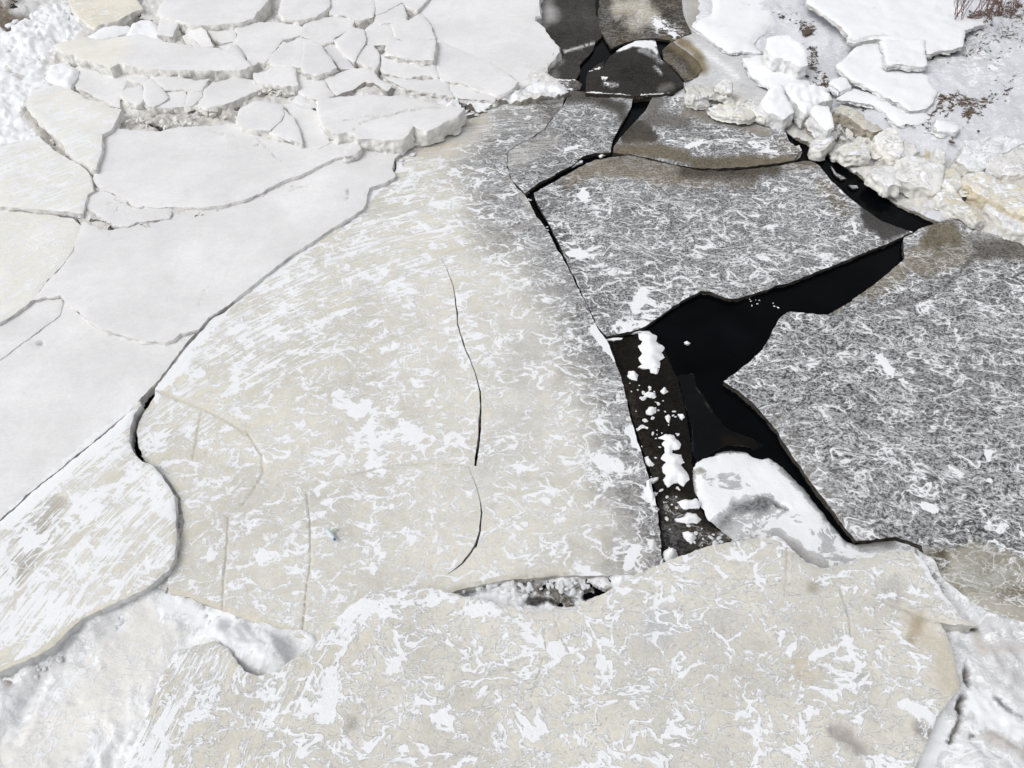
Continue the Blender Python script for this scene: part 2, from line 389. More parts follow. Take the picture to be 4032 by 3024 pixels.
slab('ice_floe', b1, z=.03, tilt=(-.012, 0), thick=.2, amp=2.5, step=13, ice=BEIGE, snow=.59, frost=.10, streak=.3, polar=True, side=SIDEG, relief=.010, rough=.7,
     label='huge beige streaky floe in the middle, darkening to grey at its right edge', cat='ice floe', group='big river ice floes',
     holes=[ribbon(crack_a, [1, 2, 3, 5, 7, 5, 3, 5, 8, 12, 12, 9], 3), ribbon(crack_b, [1, 2, 3, 5, 7, 10, 7, 1], 4)],
     seams=[dict(p=crack_a, w=14, d=.008), dict(p=S('615,1538 700,1570 800,1610 900,1660 980,1715'), w=10, d=.012), dict(p=S('795,1620 778,1700 760,1810'), w=6, d=.008),
            dict(p=S('1845,1835 1700,1822 1560,1830 1400,1865 1285,1890'), w=5, d=.006), dict(p=S('1208,1950 1222,2060 1224,2200 1205,2330 1193,2490'), w=5, d=.012, c=(.50, .465, .40)),
            dict(p=S('2120,865 1990,915 1880,960 1740,1000'), w=9, d=.008), dict(p=S('900,2040 890,2180 880,2300 873,2440'), w=5, d=.01), dict(p=S('970,1700 1030,1790 1035,1860 1000,1930 950,1990'), w=6, d=.01)][1:],
     paint=[P('560,1600 900,1180 1500,760 1650,560', r=170, s=.9, streak=1, snow=.64, frost=.05, ice=CREAM), P('620,1900 900,1500 1300,1150 1600,900', r=230, s=.9, streak=.85, snow=.62, frost=.1, ice=(.685, .655, .57)),
            P('800,2300 760,1900 1000,1700', r=170, s=.9, streak=.35, snow=.60), P('1250,2150 1500,1650 1550,1500', r=130, s=.8, snow=.60), P('620,1540 900,1200 1440,790 1560,650', r=22, s=.8, snow=.8, streak=.6),
            P('2010,640 2140,830 2330,1130 2460,1450 2600,1850 2680,2230', r=235, s=.75, ice=(.18, .172, .168), frost=1, snow=.55, streak=.1, n=.35, nf=160), P('2110,440 2010,520', r=140, s=.9, ice=(.20, .19, .175), frost=.8, snow=.55, streak=.8), P('2190,385 2130,420 2180,450', r=45, s=.9, ice=(.08, .072, .062), frost=.3, snow=.45, streak=.7),
            P('1700,600 1900,480', r=60, s=.9, streak=1, snow=.52, frost=.3, ice=(.6, .55, .45)), P('1870,1900 2050,1700 2050,1350', r=100, s=.9, snow=.55, frost=.12, ice=(.62, .605, .56), n=.5),
            P('2000,700 2060,760 2090,830', r=18, s=.7, ice=(.25, .23, .2), frost=.7, snow=.5, n=1), P('2085,780 2140,860', r=30, s=.8, ice=(.5, .47, .4)),
            P('1340,1560 1460,1640 1480,1820', r=44, s=.8, snow=.74, n=1.2), P('1560,1640 1660,1730 1800,1740', r=38, s=.8, snow=.72, n=1.2), P('2380,1820 2430,1840', r=26, snow=.9, n=1.0), P('2500,2170 2470,2230', r=24, snow=.9, n=1),
            P('2440,1420 2390,1370 2350,1300', r=20, snow=.95, n=.9), P('2490,1700 2520,1760', r=20, snow=.95, n=.9), P('2560,1900 2575,1970', r=16, snow=.9),
            P('2230,2262 1980,2278 1780,2318', r=7, s=.5, ice=(.55, .52, .45), snow=0, frost=0, n=.3), P('1262,2518 1000,2440 740,2345 660,2325', r=10, s=.5, ice=(.68, .64, .54), snow=.0, frost=0, n=.3)])
# left corner floe
b0 = S('-260,2240 -100,2120 0,2050 120,1940 260,1830 400,1715 500,1625 548,1575 556,1590 530,1625 510,1680 508,1735 530,1790 556,1812 600,1830 628,1860 655,1905 686,1950 693,2030 694,2110 688,2190 665,2240 600,2300 520,2340 400,2395 310,2440 265,2480 210,2540 100,2600 0,2640 -260,2700')
slab('ice_floe', b0, z=.13, thick=.2, amp=2.5, step=12, ice=(.70, .668, .59), snow=.655, frost=.06, streak=.85, polar=True, side=(.74, .735, .73), relief=.010, rough=.6,
     label='cream triangular floe at the left edge, its thick side over snowy slush', cat='ice floe', group='big river ice floes', rnd=.03, rdz=.01,
     paint=[P('0,2060 500,1640', r=30, s=.7, snow=.85), P('60,2250 200,2000', r=60, s=.8, ice=(.5, .47, .41), n=.8), P('640,2310 400,2398 265,2482 150,2580 0,2640', r=12, s=.5, ice=(.74, .70, .59), snow=.0, n=.3),
            P('300,2000 560,1850 620,1950', r=50, s=.9, snow=.7, streak=.5)])
# bottom floe
b2 = S('380,3400 480,3024 560,2860 600,2760 640,2640 700,2560 780,2540 850,2520 900,2560 960,2640 1010,2660 1090,2640 1200,2560 1262,2520 1300,2450 1380,2380 1450,2335 1560,2320 1700,2315 1765,2330 1860,2350 2000,2385 2090,2398 2180,2402 2260,2385 2310,2368 2400,2322 2500,2260 2560,2240 2640,2200 2740,2165 2860,2136 2980,2118 3060,2108 3090,2130 3120,2165 3180,2215 3250,2235 3330,2215 3420,2182 3520,2165 3600,2175 3640,2210 3670,2270 3720,2340 3765,2400 3845,2462 3740,2458 3700,2452 3725,2490 3745,2540 3770,2640 3782,2680 3780,2710 3740,2760 3690,2820 3660,2900 3620,2985 3560,3120 3500,3400')
slab('ice_floe', b2, z=.17, thick=.2, amp=3, step=13, ice=BEIGE, snow=.575, frost=.10, streak=.05, polar=True, side=SIDEG, relief=.012, rough=.9,
     label='widest beige floe across the bottom, its curved top edge lying over the middle floe', cat='ice floe', group='big river ice floes', rnd=.03, rdz=.008,
     seams=[dict(p=S('3100,2160 3098,2250 3090,2350'), w=5, d=.006), dict(p=S('3310,2320 3345,2430 3352,2500'), w=6, d=.01), dict(p=S('2145,2480 2150,2560 2125,2640 2095,2740'), w=4, d=.006),
            dict(p=S('3480,2365 3560,2400 3640,2430 3730,2455'), w=14, d=.02, c=(.6, .57, .5)), dict(p=S('2185,2430 2210,2510 2240,2560'), w=4, d=.006)],
     paint=[P('520,3300 640,2900 740,2640 860,2600', r=150, s=.9, streak=1, snow=.67, frost=.05, ice=(.70, .665, .58)), P('900,3200 1050,2850 1250,2620 1400,2450', r=140, s=.9, streak=.7, snow=.64, frost=.12, ice=(.68, .65, .57)),
            P('1300,2520 1400,2400 1560,2330', r=50, s=.9, snow=.70), P('1900,2400 1700,2340 1500,2380', r=40, s=.9, snow=.68), P('1300,2650 1290,2850 1340,2960', r=40, s=.9, snow=.74, n=1.2), P('1560,2480 1560,2640', r=36, s=.8, snow=.75, n=1),
            P('3200,2585 3290,2550 3350,2510', r=14, s=.5, snow=1.0, n=.9), P('3560,2780 3660,2820 3720,2850', r=22, s=.5, snow=.95, n=1.2), P('3370,2660 3400,2700', r=34, s=.8, ice=(.5, .48, .47), n=.8),
            P('3300,2870 3400,2940', r=38, s=.8, ice=(.46, .43, .40), n=1.3, z=-.03, snow=.25), P('3620,2870 3650,2890', r=32, s=.9, ice=(.26, .235, .22), frost=.4, n=.9), P('2600,2470', r=90, s=1, ice=(.52, .52, .54), frost=.6),
            P('3600,2460 3700,2560 3750,2700', r=52, s=.7, ice=(.60, .555, .47), frost=.05, snow=.25, n=.6), P('3620,2440 3590,2520', r=30, s=.8, ice=(.42, .36, .27)), P('2850,2440', r=80, s=1, ice=(.55, .53, .5)), P('3150,2640', r=60, s=1, ice=(.64, .57, .44)),
            P('1380,2860', r=34, s=.8, ice=(.4, .38, .35), n=.8), P('3200,2315', r=32, s=.9, ice=(.42, .39, .33)), P('3500,2330', r=60, s=1, ice=(.46, .44, .42), frost=.6), P('2080,2500 2220,2560 2320,2530', r=30, snow=.75, n=1.2),
            P('3610,2180 3660,2260 3760,2400', r=14, s=.7, snow=.75)])

# grey floe above the black lead
r1 = S('2102,762 2150,735 2230,690 2290,655 2340,632 2400,617 2480,614 2560,630 2640,647 2740,669 2830,675 2960,664 3080,650 3140,636 3200,634 3225,650 3262,700 3300,740 3360,790 3400,820 3470,868 3520,890 3560,905 3592,915 3560,930 3490,960 3380,1005 3260,1055 3100,1115 3000,1145 2920,1172 2884,1177 2850,1168 2790,1148 2765,1144 2730,1160 2690,1180 2650,1205 2600,1245 2540,1285 2480,1305 2420,1318 2388,1322 2352,1284 2330,1235 2300,1175 2265,1100 2215,990 2175,905 2140,840 2110,790')
slab('ice_floe', r1, z=0, thick=.07, amp=2.2, step=13, ice=(.105, .102, .106), snow=.53, frost=1.0, streak=.12, polar=True, side=DS, relief=.006, rough=.6,
     label='grey frosted floe between the thin black crack and the wide black lead', cat='ice floe', group='grey frosted river floes',
     paint=[P('2250,700 2400,640 2640,680 2950,680', r=55, s=.4, n=.8, ice=BROWN, frost=.35, snow=.36, streak=.6), P('2700,670 3050,665', r=30, s=.7, ice=(.075, .065, .05), frost=.1, snow=.1, n=.4), P('3250,740 3330,830', r=40, s=.8, ice=BROWN, frost=.3, n=.9),
            P(Z(3, 1, '870,130 960,140 1050,160 1150,230 1220,300 1300,360 1050,450 1000,380 900,330 860,220'), area=1, s=10, ice=(.06, .057, .055), frost=.05, snow=.12, n=.6), P('3410,810 3540,860 3590,905', r=10, snow=.7, ice=(.2, .18, .14), n=1.3),
            P('2130,800 2290,1110 2370,1270', r=50, s=.9, frost=.6, snow=.52), P('2420,1300 2520,1270 2600,1200', r=22, s=.9, snow=.7, n=1), P('2530,1150 2500,1210', r=22, s=.7, snow=.85, n=1.2),
            P('2250,720 2800,760', r=35, s=.8, snow=.52, n=1), P('3360,880 3370,920', r=10, snow=.9, n=1), P('2300,762', r=18, s=.4, snow=1), P('2235,1000 2340,1005', r=16, s=.6, snow=.8, n=1.2),
            P('3200,640 3120,650', r=30, s=.8, ice=BROWN, frost=.2, snow=.4)])
# grey floe on the right
r2 = S('3560,935 3620,900 3690,880 3790,835 3815,900 3920,925 4032,900 4700,1000 4900,1700 4600,2500 4200,2520 4032,2480 3900,2440 3780,2370 3700,2280 3640,2190 3630,2150 3524,2112 3440,2125 3372,2132 3340,2095 3280,2010 3200,1910 3130,1810 3060,1700 3000,1625 2960,1580 2900,1535 2848,1500 2900,1465 2955,1420 3000,1375 3030,1330 3055,1275 3080,1240 3110,1226 3160,1230 3220,1238 3260,1238 3330,1200 3400,1150 3480,1090 3560,1020')
slab('ice_floe', r2, z=.01, thick=.08, amp=2.5, step=14, ice=(.10, .097, .101), snow=.51, frost=1.0, streak=.12, polar=False, side=DS, relief=.007, rough=.6,
     label='largest grey frosted floe, filling the right side below the pointed black lead', cat='ice floe', group='grey frosted river floes',
     seams=[dict(p=S('3832,1018 3780,1080 3730,1120 3660,1165 3580,1195 3450,1225'), w=13, d=.03, c=(.13, .11, .09), t=.8)],
     paint=[P(Z(3, 1, '1560,260 1720,200 1740,260 1800,420 2212,400 2700,300 2900,560 2212,570 1850,600 1640,680 1300,760 1100,880 850,960 620,1080 560,1060 700,900 900,800 1100,620 1300,480 1480,300'), area=1, s=40, ice=(.19, .165, .12), frost=.3, snow=.42, n=1.1),
            P(Z(3, 1, '1500,300 1720,200 1780,420 1600,540 1350,480'), area=1, s=40, ice=(.13, .11, .07), frost=.2, snow=.3, n=1.6, nf=40), P(Z(3, 1, '1800,420 2700,380 2700,540 1900,590 1820,520'), area=1, s=40, ice=(.15, .135, .115), frost=.2, snow=.3, n=.9),
            P('3780,850 3860,900 3940,900', r=40, s=.9, ice=(.42, .41, .40), frost=.3, snow=.4), P('3550,1130 3480,1200', r=30, snow=.65, n=1), P('3150,1240 3060,1300 2980,1400', r=24, s=.9, snow=.6), P('3050,1680 3200,1900 3370,2110', r=70, s=.9, snow=.50, ice=(.21, .2, .185)),
            P(Z(3, 2, '1380,1470 1450,1440 1560,1440 1700,1440 1850,1400 2000,1420 2150,1480 2300,1560 2600,1600 2600,2400 2212,2170 2060,2160 1900,2050 1750,1930 1600,1800 1480,1680'), area=1, s=26, ice=(.33, .31, .255), frost=.12, snow=.45, n=.9, rough=.4), P('3760,2230 3860,2300 3960,2260', r=40, s=.9, ice=(.46, .445, .40), n=1.4, frost=.2), P('3950,2350 4032,2330', r=26, s=.9, ice=(.24, .21, .15), n=1.3),
            P(Z(3, 2, '1380,1480 1600,1440 1650,1600 1560,1750 1700,1820 1850,1900 2212,2050 2000,1950 1700,1820 1500,1680'), area=1, s=40, ice=(.10, .085, .06), n=1, rough=.15), P('3830,2380 3960,2440 4100,2460', r=70, s=.9, ice=(.52, .49, .43)), P('3700,2330 3860,2420', r=34, s=.9, snow=.9, n=.9),
            P('3500,2110 3600,2130', r=24, s=.8, snow=.6), P('3640,1990 3680,2010', r=14, snow=.95, n=1), P('3900,1890', r=14, snow=.95, n=1), P('3500,1450 3450,1400', r=16, snow=.8, n=1.2), P('3890,1790', r=14, snow=.95)])
# rounded grey floe left of the wedge lead
u1 = S('2235,380 2300,378 2370,385 2440,384 2492,388 2485,420 2470,455 2440,500 2415,545 2404,590 2402,600 2340,603 2290,620 2250,650 2180,690 2120,720 2068,762 2040,735 2012,700 1998,650 1996,590 2040,565 2090,548 2145,510 2180,460 2215,425')
slab('ice_floe', u1, z=.005, thick=.08, amp=1.6, step=8, ice=(.12, .117, .118), snow=.5, frost=1, streak=.3, polar=True, side=DS, relief=.005, rough=.55,
     label='small rounded grey floe left of the black wedge of water', cat='ice floe', group='grey frosted river floes',
     seams=[dict(p=S('2165,460 2210,490 2260,515 2320,525'), w=6, d=.01, c=(.2, .17, .13))],
     paint=[P('2240,385 2330,385 2450,430 2460,470', r=26, s=.8, ice=(.085, .075, .065), frost=.2, snow=.1), P('2380,400 2440,430', r=26, s=.7, ice=(.07, .065, .055), frost=.05, snow=0), P('2230,590 2290,570', r=9, snow=.95, n=1.2), P('2240,640 2390,605', r=8, ice=(.08, .07, .055), frost=.1), P('2020,620 2160,560', r=45, s=.9, streak=1, snow=.45, ice=(.3, .28, .24))])
# brown and grey floe right of the wedge
u2 = S('2575,372 2640,380 2700,384 2780,392 2860,420 2980,440 3050,480 3090,520 3110,560 3150,590 3130,630 3060,642 2940,655 2830,664 2760,664 2640,642 2560,624 2480,608 2412,600 2418,575 2440,545 2475,505 2520,460 2545,430 2562,395')
slab('ice_floe', u2, z=.01, thick=.08, amp=1.6, step=8, ice=(.105, .102, .1), snow=.54, frost=.9, streak=.3, polar=False, side=DS, relief=.005, rough=.5,
     label='brown-rimmed floe right of the black wedge, running out under the shore rubble', cat='ice floe', group='grey frosted river floes',
     paint=[P(Z(2, 0, '980,1200 1050,1100 1130,1040 1220,1050 1260,1130 1320,1200 1280,1240 1000,1240'), area=1, s=8, ice=(.075, .067, .055), frost=.03, snow=0, n=.5), P('2420,600 2600,590 2760,640 2960,640 3100,630', r=32, s=.7, ice=(.15, .125, .085), frost=.12, snow=.25, n=.8),
            P('2580,400 2560,460 2700,480', r=34, s=.8, ice=(.13, .12, .11), frost=.25, snow=.2), P('2700,440 2850,470 3020,520', r=22, s=.9, ice=(.24, .215, .18), frost=.2, snow=.3), P('2900,450 3060,480', r=30, s=1, ice=(.55, .54, .52), frost=.2), P('3080,560 3130,600', r=26, s=.9, ice=(.12, .1, .075), frost=.2),
            P('2960,560 3050,600', r=22, s=.9, snow=.75, n=1.2), P('2700,580 2760,560', r=7, snow=.95, n=1)])
# dark dome
dome = S('2305,362 2308,320 2312,285 2345,258 2380,240 2376,262 2400,225 2440,192 2500,162 2545,156 2580,156 2590,190 2603,235 2640,262 2672,302 2690,330 2655,362 2600,370 2500,376 2400,370 2330,366')
slab('ice_dome', dome, z=.06, thick=.14, amp=1.5, step=7, ice=(.026, .023, .020), snow=.05, frost=.035, side=DS, relief=.006, rough=.3, swell=.10,
     label='dark domed ice slab with a white snow cap at the head of the leads', cat='ice dome',
     paint=[P('2430,192 2500,168 2590,175', r=14, s=.4, snow=1, ice=SNOW, n=.8, rough=.6), P('2510,175 2570,190 2585,205', r=17, s=.5, snow=1, ice=SNOW, n=.9, rough=.6), P('2560,215 2600,240', r=16, s=.9, frost=1, snow=.5, n=1), P('2520,210 2580,225', r=12, frost=1, ice=(.2, .2, .2)),
            P('2340,232 2372,222', r=8, s=.6, snow=1, n=1.3), P('2320,280 2378,264', r=4, s=.5, snow=1, n=.8), P('2370,316 2388,316', r=5, snow=1, n=.6), P('2380,335 2430,340', r=8, s=.9, snow=.62, frost=.9, n=1.4), P('2580,275 2600,300', r=10, frost=.9, snow=.5, n=1),
            P('2310,364 2480,374 2600,371 2680,364', r=3, s=.5, snow=.9, n=.7), P('2640,340 2600,355', r=14, s=.9, ice=(.14, .13, .12))])
# dark thin ice around the dome
d1 = S('2105,-300 2112,60 2100,66 2105,80 2140,105 2165,150 2190,190 2198,210 2180,240 2140,262 2110,285 2160,300 2215,312 2270,310 2285,280 2282,255 2300,235 2330,205 2345,165 2370,145 2362,100 2345,60 2340,-300')
slab('thin_ice_sheet', d1, z=-.01, thick=.05, amp=1.5, step=9, ice=(.036, .033, .029), snow=.30, frost=.05, side=DS, relief=.004, rough=.3,
     label='thin dark grey ice sheet at the top edge left of the narrow vertical crack', cat='thin ice', seams=[dict(p=S('2225,202 2280,186 2340,172'), w=7, d=-.01, c=(.7, .7, .7), t=1)],
     paint=[P('2130,20 2160,60 2120,80', r=38, s=.9, ice=(.35, .345, .345), frost=.1), P('2160,265 2200,240', r=20, s=.9, ice=(.3, .29, .285), frost=.2), P('2180,300 2150,305', r=26, s=1, ice=(.26, .25, .24)), P('2300,30 2330,110', r=22, s=.9, ice=(.05, .045, .04))])
d2 = S('2358,-300 2360,20 2352,60 2360,110 2375,140 2395,175 2405,190 2440,178 2520,152 2600,150 2640,160 2700,200 2745,240 2765,275 2750,300 2700,322 2680,300 2650,262 2612,235 2608,200 2640,168 2720,130 2690,60 2660,-300')
slab('thin_ice_sheet', d2, z=-.005, thick=.05, amp=2, step=9, ice=(.050, .039, .023), snow=.36, frost=.08, side=DS, relief=.006, rough=.35,
     label='brown rippled ice sheet right of the narrow vertical crack, behind the dark dome', cat='thin ice',
     paint=[P('2450,30 2520,20 2560,70 2500,90', r=38, s=.9, ice=(.42, .37, .28), frost=.6, snow=.4, n=.9), P('2380,60 2400,150', r=22, s=.9, ice=(.06, .05, .038), frost=.2), P('2480,150 2600,150', r=18, s=.9, ice=(.06, .05, .035), frost=.2), P('2620,165 2700,200 2750,280', r=26, s=.8, ice=(.15, .12, .07), frost=.1, snow=.1),
            P('2620,230 2700,290 2730,310', r=14, s=.9, ice=(.10, .08, .05), frost=.15), P('2600,100 2650,130', r=30, s=.9, snow=.8, n=1.2)])
# glazed pale ice sweeping down to the rubble
gl = S('2560,-300 2600,60 2560,92 2610,130 2690,150 2640,158 2720,215 2762,262 2745,285 2690,325 2690,345 2660,366 2590,372 2700,390 2860,430 2990,450 3120,510 3220,540 3260,440 3200,340 3140,280 3000,210 2900,150 2820,80 2850,-300')
slab('glazed_ice_sheet', gl, z=-.015, thick=.06, amp=3, step=10, ice=GLAZE, snow=.38, frost=.12, side=SIDEG, relief=.012, rough=.3,
     label='pale glazed ice sweeping from the top edge down to the shore rubble', cat='glazed ice',
     paint=[P('2600,20 2640,80 2600,110', r=42, s=.8, snow=.85, ice=(.7, .7, .7), n=1), P('2700,120 2620,150', r=14, s=.9, ice=(.35, .28, .18)), P('2720,-60 2760,60 2740,90', r=50, s=.9, ice=(.45, .42, .37), frost=.1, snow=.2), P('2640,175 2720,230', r=9, s=.6, snow=.8, ice=SNOW), P('2740,180 2850,260 2900,300', r=12, s=1, snow=.6, ice=(.72, .72, .72)),
            P('2680,165 2740,200 2770,270', r=22, s=.9, ice=(.26, .21, .13), frost=.1, snow=.1), P('2650,250 2700,310', r=18, s=.9, ice=(.2, .16, .1), snow=.2), P('2590,374 2700,384 2860,376', r=5, s=.5, snow=.9), P('2600,374 2760,382 2840,392', r=10, s=.8, snow=.6, ice=(.7, .7, .7)), P('2860,360 2940,420', r=45, s=1, ice=(.68, .67, .64), snow=.5)])
# slivers left of the dome along the ridge
slab('thin_ice_sheet', S('2140,312 2200,308 2262,310 2290,330 2280,352 2230,355 2150,335'), z=-.02, thick=.04, amp=2, step=7, ice=(.06, .05, .04), snow=.36, frost=.3, side=DS,
     label='small dark sliver of ice with a white rim just left of the dark dome', cat='thin ice', paint=[P('2150,312 2265,314', r=4, s=.5, snow=1), P('2140,345 2250,352', r=5, snow=.9, n=1.2), P('2160,330 2230,330', r=10, snow=.55, n=1)])
slab('thin_ice_sheet', S('2225,352 2300,362 2350,374 2300,380 2225,378'), z=-.02, thick=.04, amp=1, step=7, ice=(.075, .065, .055), snow=.2, frost=.3, side=DS, label='dark ice strip under the long thin white line left of the wedge of water', cat='thin ice')

# ------------------------------------------------------------------ inside the lead
th = Z(2, 1, '830,1290 1000,1290 1240,1220 1330,1330 1430,1540 1480,1659 1520,1800 1560,2000 1590,2200 1600,2480 1640,2700 1750,2900 1900,3000 1960,3040 1700,3130 1500,3190 1380,3240 1340,3140 1330,2860 1290,2640 1250,2460 1190,2300 1140,2140 1090,1990 1050,1860 1000,1700 960,1560 900,1420')
slab('thin_ice_sheet', th, z=-.048, thick=.02, amp=2, step=9, ice=(.008, .006, .004), snow=.10, frost=.012, side=(.01, .008, .006), relief=.002, rough=.3,
     label='thin black-brown ice strewn with snow clumps beside the big beige floe', cat='thin ice',
     paint=[P('2440,1520 2500,1700 2590,1860', r=55, s=.9, ice=(.018, .013, .008), snow=.20, frost=.05), P('2650,2000 2760,2130 2850,2120', r=55, s=.9, ice=(.035, .028, .02), snow=.40, frost=.12), P('2640,2080 2660,2180', r=40, s=1, ice=(.05, .047, .045), frost=.2)])
wh = Z(2, 2, '1600,760 1700,650 1800,640 1840,600 1980,570 2100,600 2212,640 2300,640 2500,800 2640,960 2780,1160 2920,1340 3020,1390 3180,1370 3440,1345 3640,1380 3620,1560 3400,1590 3300,1560 3000,1620 2850,1659 2700,1640 2500,1480 2350,1360 2212,1370 2100,1390 1990,1400 1900,1340 1850,1260 1740,1200 1680,1050 1620,960')
slab('slush', wh, z=-.022, thick=.05, grow=16, rnd=.16, rdz=.075, amp=6, step=9, kind='stuff', ice=(.50, .51, .52), snow=.66, frost=.1, side=(.1, .1, .1), relief=.03, rough=.9,
     paint=[P(Z(2, 2, '2345,1070 2400,1085 2440,1105'), r=10, s=.5, ice=(.02, .02, .02), snow=0, z=-.03), P('2760,1830 2900,1800 3020,1880 3200,2020', r=45, s=1, snow=.95, ice=(.82, .83, .85), n=.7), P('2740,1900 2800,2000 3000,1930', r=40, s=1, snow=.9, ice=(.8, .81, .83)), P('2850,2050 2900,2000 3000,1985', r=42, s=1, ice=(.16, .16, .17), snow=.15, frost=.5, n=.8), P('2740,2060 2850,2110', r=30, s=1, ice=(.3, .3, .3), snow=.3), P('2725,1850 2730,1950 2770,2060', r=16, s=.9, ice=(.12, .115, .11), snow=.3), P('3120,2150 3230,2225', r=26, s=.9, ice=(.5, .49, .48), snow=.2), P('3300,2130 3420,2180', r=30, s=.9, snow=.8), P('2705,1800 2800,1762 2960,1745 3060,1780 3150,1880 3260,2020 3350,2110', r=20, s=.9, ice=(.14, .135, .13), snow=.35, n=1.3, z=-.012),
            P('2700,1780 2800,1770 2950,1765 3060,1790', r=14, s=.9, ice=(.12, .12, .12), snow=.3, n=1.2), P('3060,1790 3200,1960 3350,2110', r=26, s=.9, ice=(.3, .3, .295), snow=.25, n=.6), P('3070,2120 3170,2220', r=30, s=.9, ice=(.48, .46, .45), snow=.2), P('3080,2060 3200,2140', r=25, s=.9, snow=.9, ice=SNOW, n=.8), P('3390,2140 3500,2130', r=34, s=.9, ice=(.27, .26, .25), snow=.2), P('2760,1850', r=24, s=1, ice=(.3, .27, .22), snow=.3)])
slab('thin_ice_sheet', Z(2, 2, '1440,-40 1500,20 1520,120 1580,300 1610,420 1600,640 1660,700 1780,620 1900,560 2050,560 2150,600 2230,560 2050,470 1900,420 1780,250 1650,60 1620,-60'), z=-.053, thick=.01, amp=2, step=9, ice=(.003, .0036, .0045), snow=.1, frost=0, side=(.01, .01, .01), relief=.001, rough=.2,
     label='faint bluish-black skin of new ice on the open water above the white slush', cat='thin ice', paint=[P(Z(2, 2, '1650,60 1720,180 1790,290'), r=2, s=.5, ice=(.05, .045, .035)), P(Z(2, 2, '1580,420 1600,600'), r=9, ice=(.014, .018, .026)), P(Z(2, 2, '1900,520 2100,540'), r=26, ice=(.010, .008, .006), n=1)])
# pocket between the floes
pk = S('1775,2325 1860,2300 1980,2280 2120,2272 2260,2268 2420,2262 2540,2250 2500,2300 2320,2390 2180,2420 2000,2410 1860,2370')
slab('slush', pk, z=-.03, thick=.05, amp=4, step=8, kind='stuff', ice=(.75, .76, .78), snow=.75, frost=.1, side=(.2, .2, .2), lump=.05, lfreq=9, relief=.02, rough=.8,
     paint=[P('2095,2365 2150,2360 2195,2370', r=20, s=.6, ice=(.03, .03, .033), snow=.1, n=.9, z=-.03, nf=30), P('2300,2350 2370,2325', r=14, s=.6, ice=(.02, .02, .023), snow=.1, n=.9, z=-.03, nf=30), P('2060,2300 2180,2330 2240,2370', r=34, s=.9, ice=(.12, .105, .085), snow=.45, n=1.4, nf=30), P('2280,2320 2380,2320', r=26, s=.9, ice=(.12, .11, .09), snow=.4, n=1.4, nf=30), P('1810,2330 1930,2310', r=16, s=.9, ice=(.15, .15, .16), snow=.4, n=1.4, nf=30)])
slab('slush', S('560,1800 610,1820 650,1860 700,1935 712,1980 722,2060 712,2170 700,2250 650,2330 600,2300 650,2240 675,2190 682,2110 680,2030 672,1960 640,1900'), z=.045, tilt=(-.012, 0), thick=.1, kind='stuff', amp=3, step=8, ice=(.6, .585, .57), snow=.5, lump=.03, lfreq=9, relief=.02, rough=.9,
     paint=[P('690,2210 680,2230', r=7, s=.4, ice=(.04, .04, .04), snow=0, z=-.04), P('690,1960 700,2080 690,2200', r=3, s=.5, ice=(.12, .11, .1), snow=0, n=1, z=-.02)])
# bottom left drift, right hand slush
sl2 = S('-300,2690 0,2655 100,2620 210,2560 270,2500 320,2445 450,2395 620,2310 640,2280 690,2280 760,2340 900,2400 1100,2480 1280,2500 1400,2500 1400,2700 1100,3000 900,3400 -300,3500')
slab('slush', sl2, z=.015, thick=.1, amp=5, step=11, kind='stuff', ice=(.80, .805, .82), snow=.62, frost=.0, streak=.6, polar=True, lump=.06, lfreq=4.5, relief=.02, rough=.6,
     paint=[P('100,3000 350,2800 600,2480', r=150, s=.9, lump=.12, ice=(.78, .76, .72), snow=.52), P('60,2720 280,2560 420,2450', r=36, s=.9, lump=.9, ice=(.70, .69, .69), snow=.5), P('0,2650 30,2680', r=24, s=.9, ice=(.35, .31, .28)), P('880,2520 960,2580 1080,2600', r=75, s=.9, z=.13, lump=.5), P('680,2380 850,2460 1000,2540', r=60, s=.9, lump=.5, snow=.8, ice=SNOW)])
sl4 = S('3600,2170 3640,2190 3700,2262 3790,2345 3900,2415 4032,2455 4700,2470 4700,3500 3500,3500 3580,3024 3640,2900 3740,2740 3750,2600 3690,2470')
slab('slush', sl4, z=.035, thick=.1, amp=4, step=11, kind='stuff', ice=(.68, .68, .69), snow=.62, frost=.05, lump=.07, lfreq=3.2, relief=.02, rough=.6,
     paint=[P('3722,2468 3780,2470 3840,2474', r=14, s=.4, ice=(.06, .05, .03), snow=.3, n=.5, z=-.02), P('3645,2235 3720,2330', r=14, s=.9, ice=(.3, .29, .28)), P('3800,2600 3815,2700 3790,2780 3770,2860 3740,2920', r=9, s=.9, ice=(.12, .11, .10), snow=.15, n=1.6, nf=30, z=-.05), P('3790,2740 3770,2790', r=13, s=.9, ice=(.08, .07, .06), snow=.1, n=1.2, z=-.05), P('3700,2860 3640,3020', r=40, s=.6, snow=.95, lump=.3, ice=SNOW), P('3870,2760 3980,2870', r=60, s=.7, snow=.95, ice=SNOW, n=.8),
            P('3950,2620 4032,2680', r=40, s=1, ice=(.58, .57, .58), snow=.4), P('3900,2550 4032,2560', r=40, s=1, ice=(.60, .58, .57), snow=.35), P('3910,2740 3980,2800 4032,2830', r=10, s=.9, ice=(.3, .29, .3), snow=.2, n=1), P('3820,2900', r=11, ice=(.2, .17, .15), snow=.1), P('3900,2900 4032,2960', r=30, s=1, ice=(.5, .47, .45), snow=.3, n=1), P('3850,2500 3870,2560', r=20, s=1, ice=(.55, .52, .48), snow=.2)])

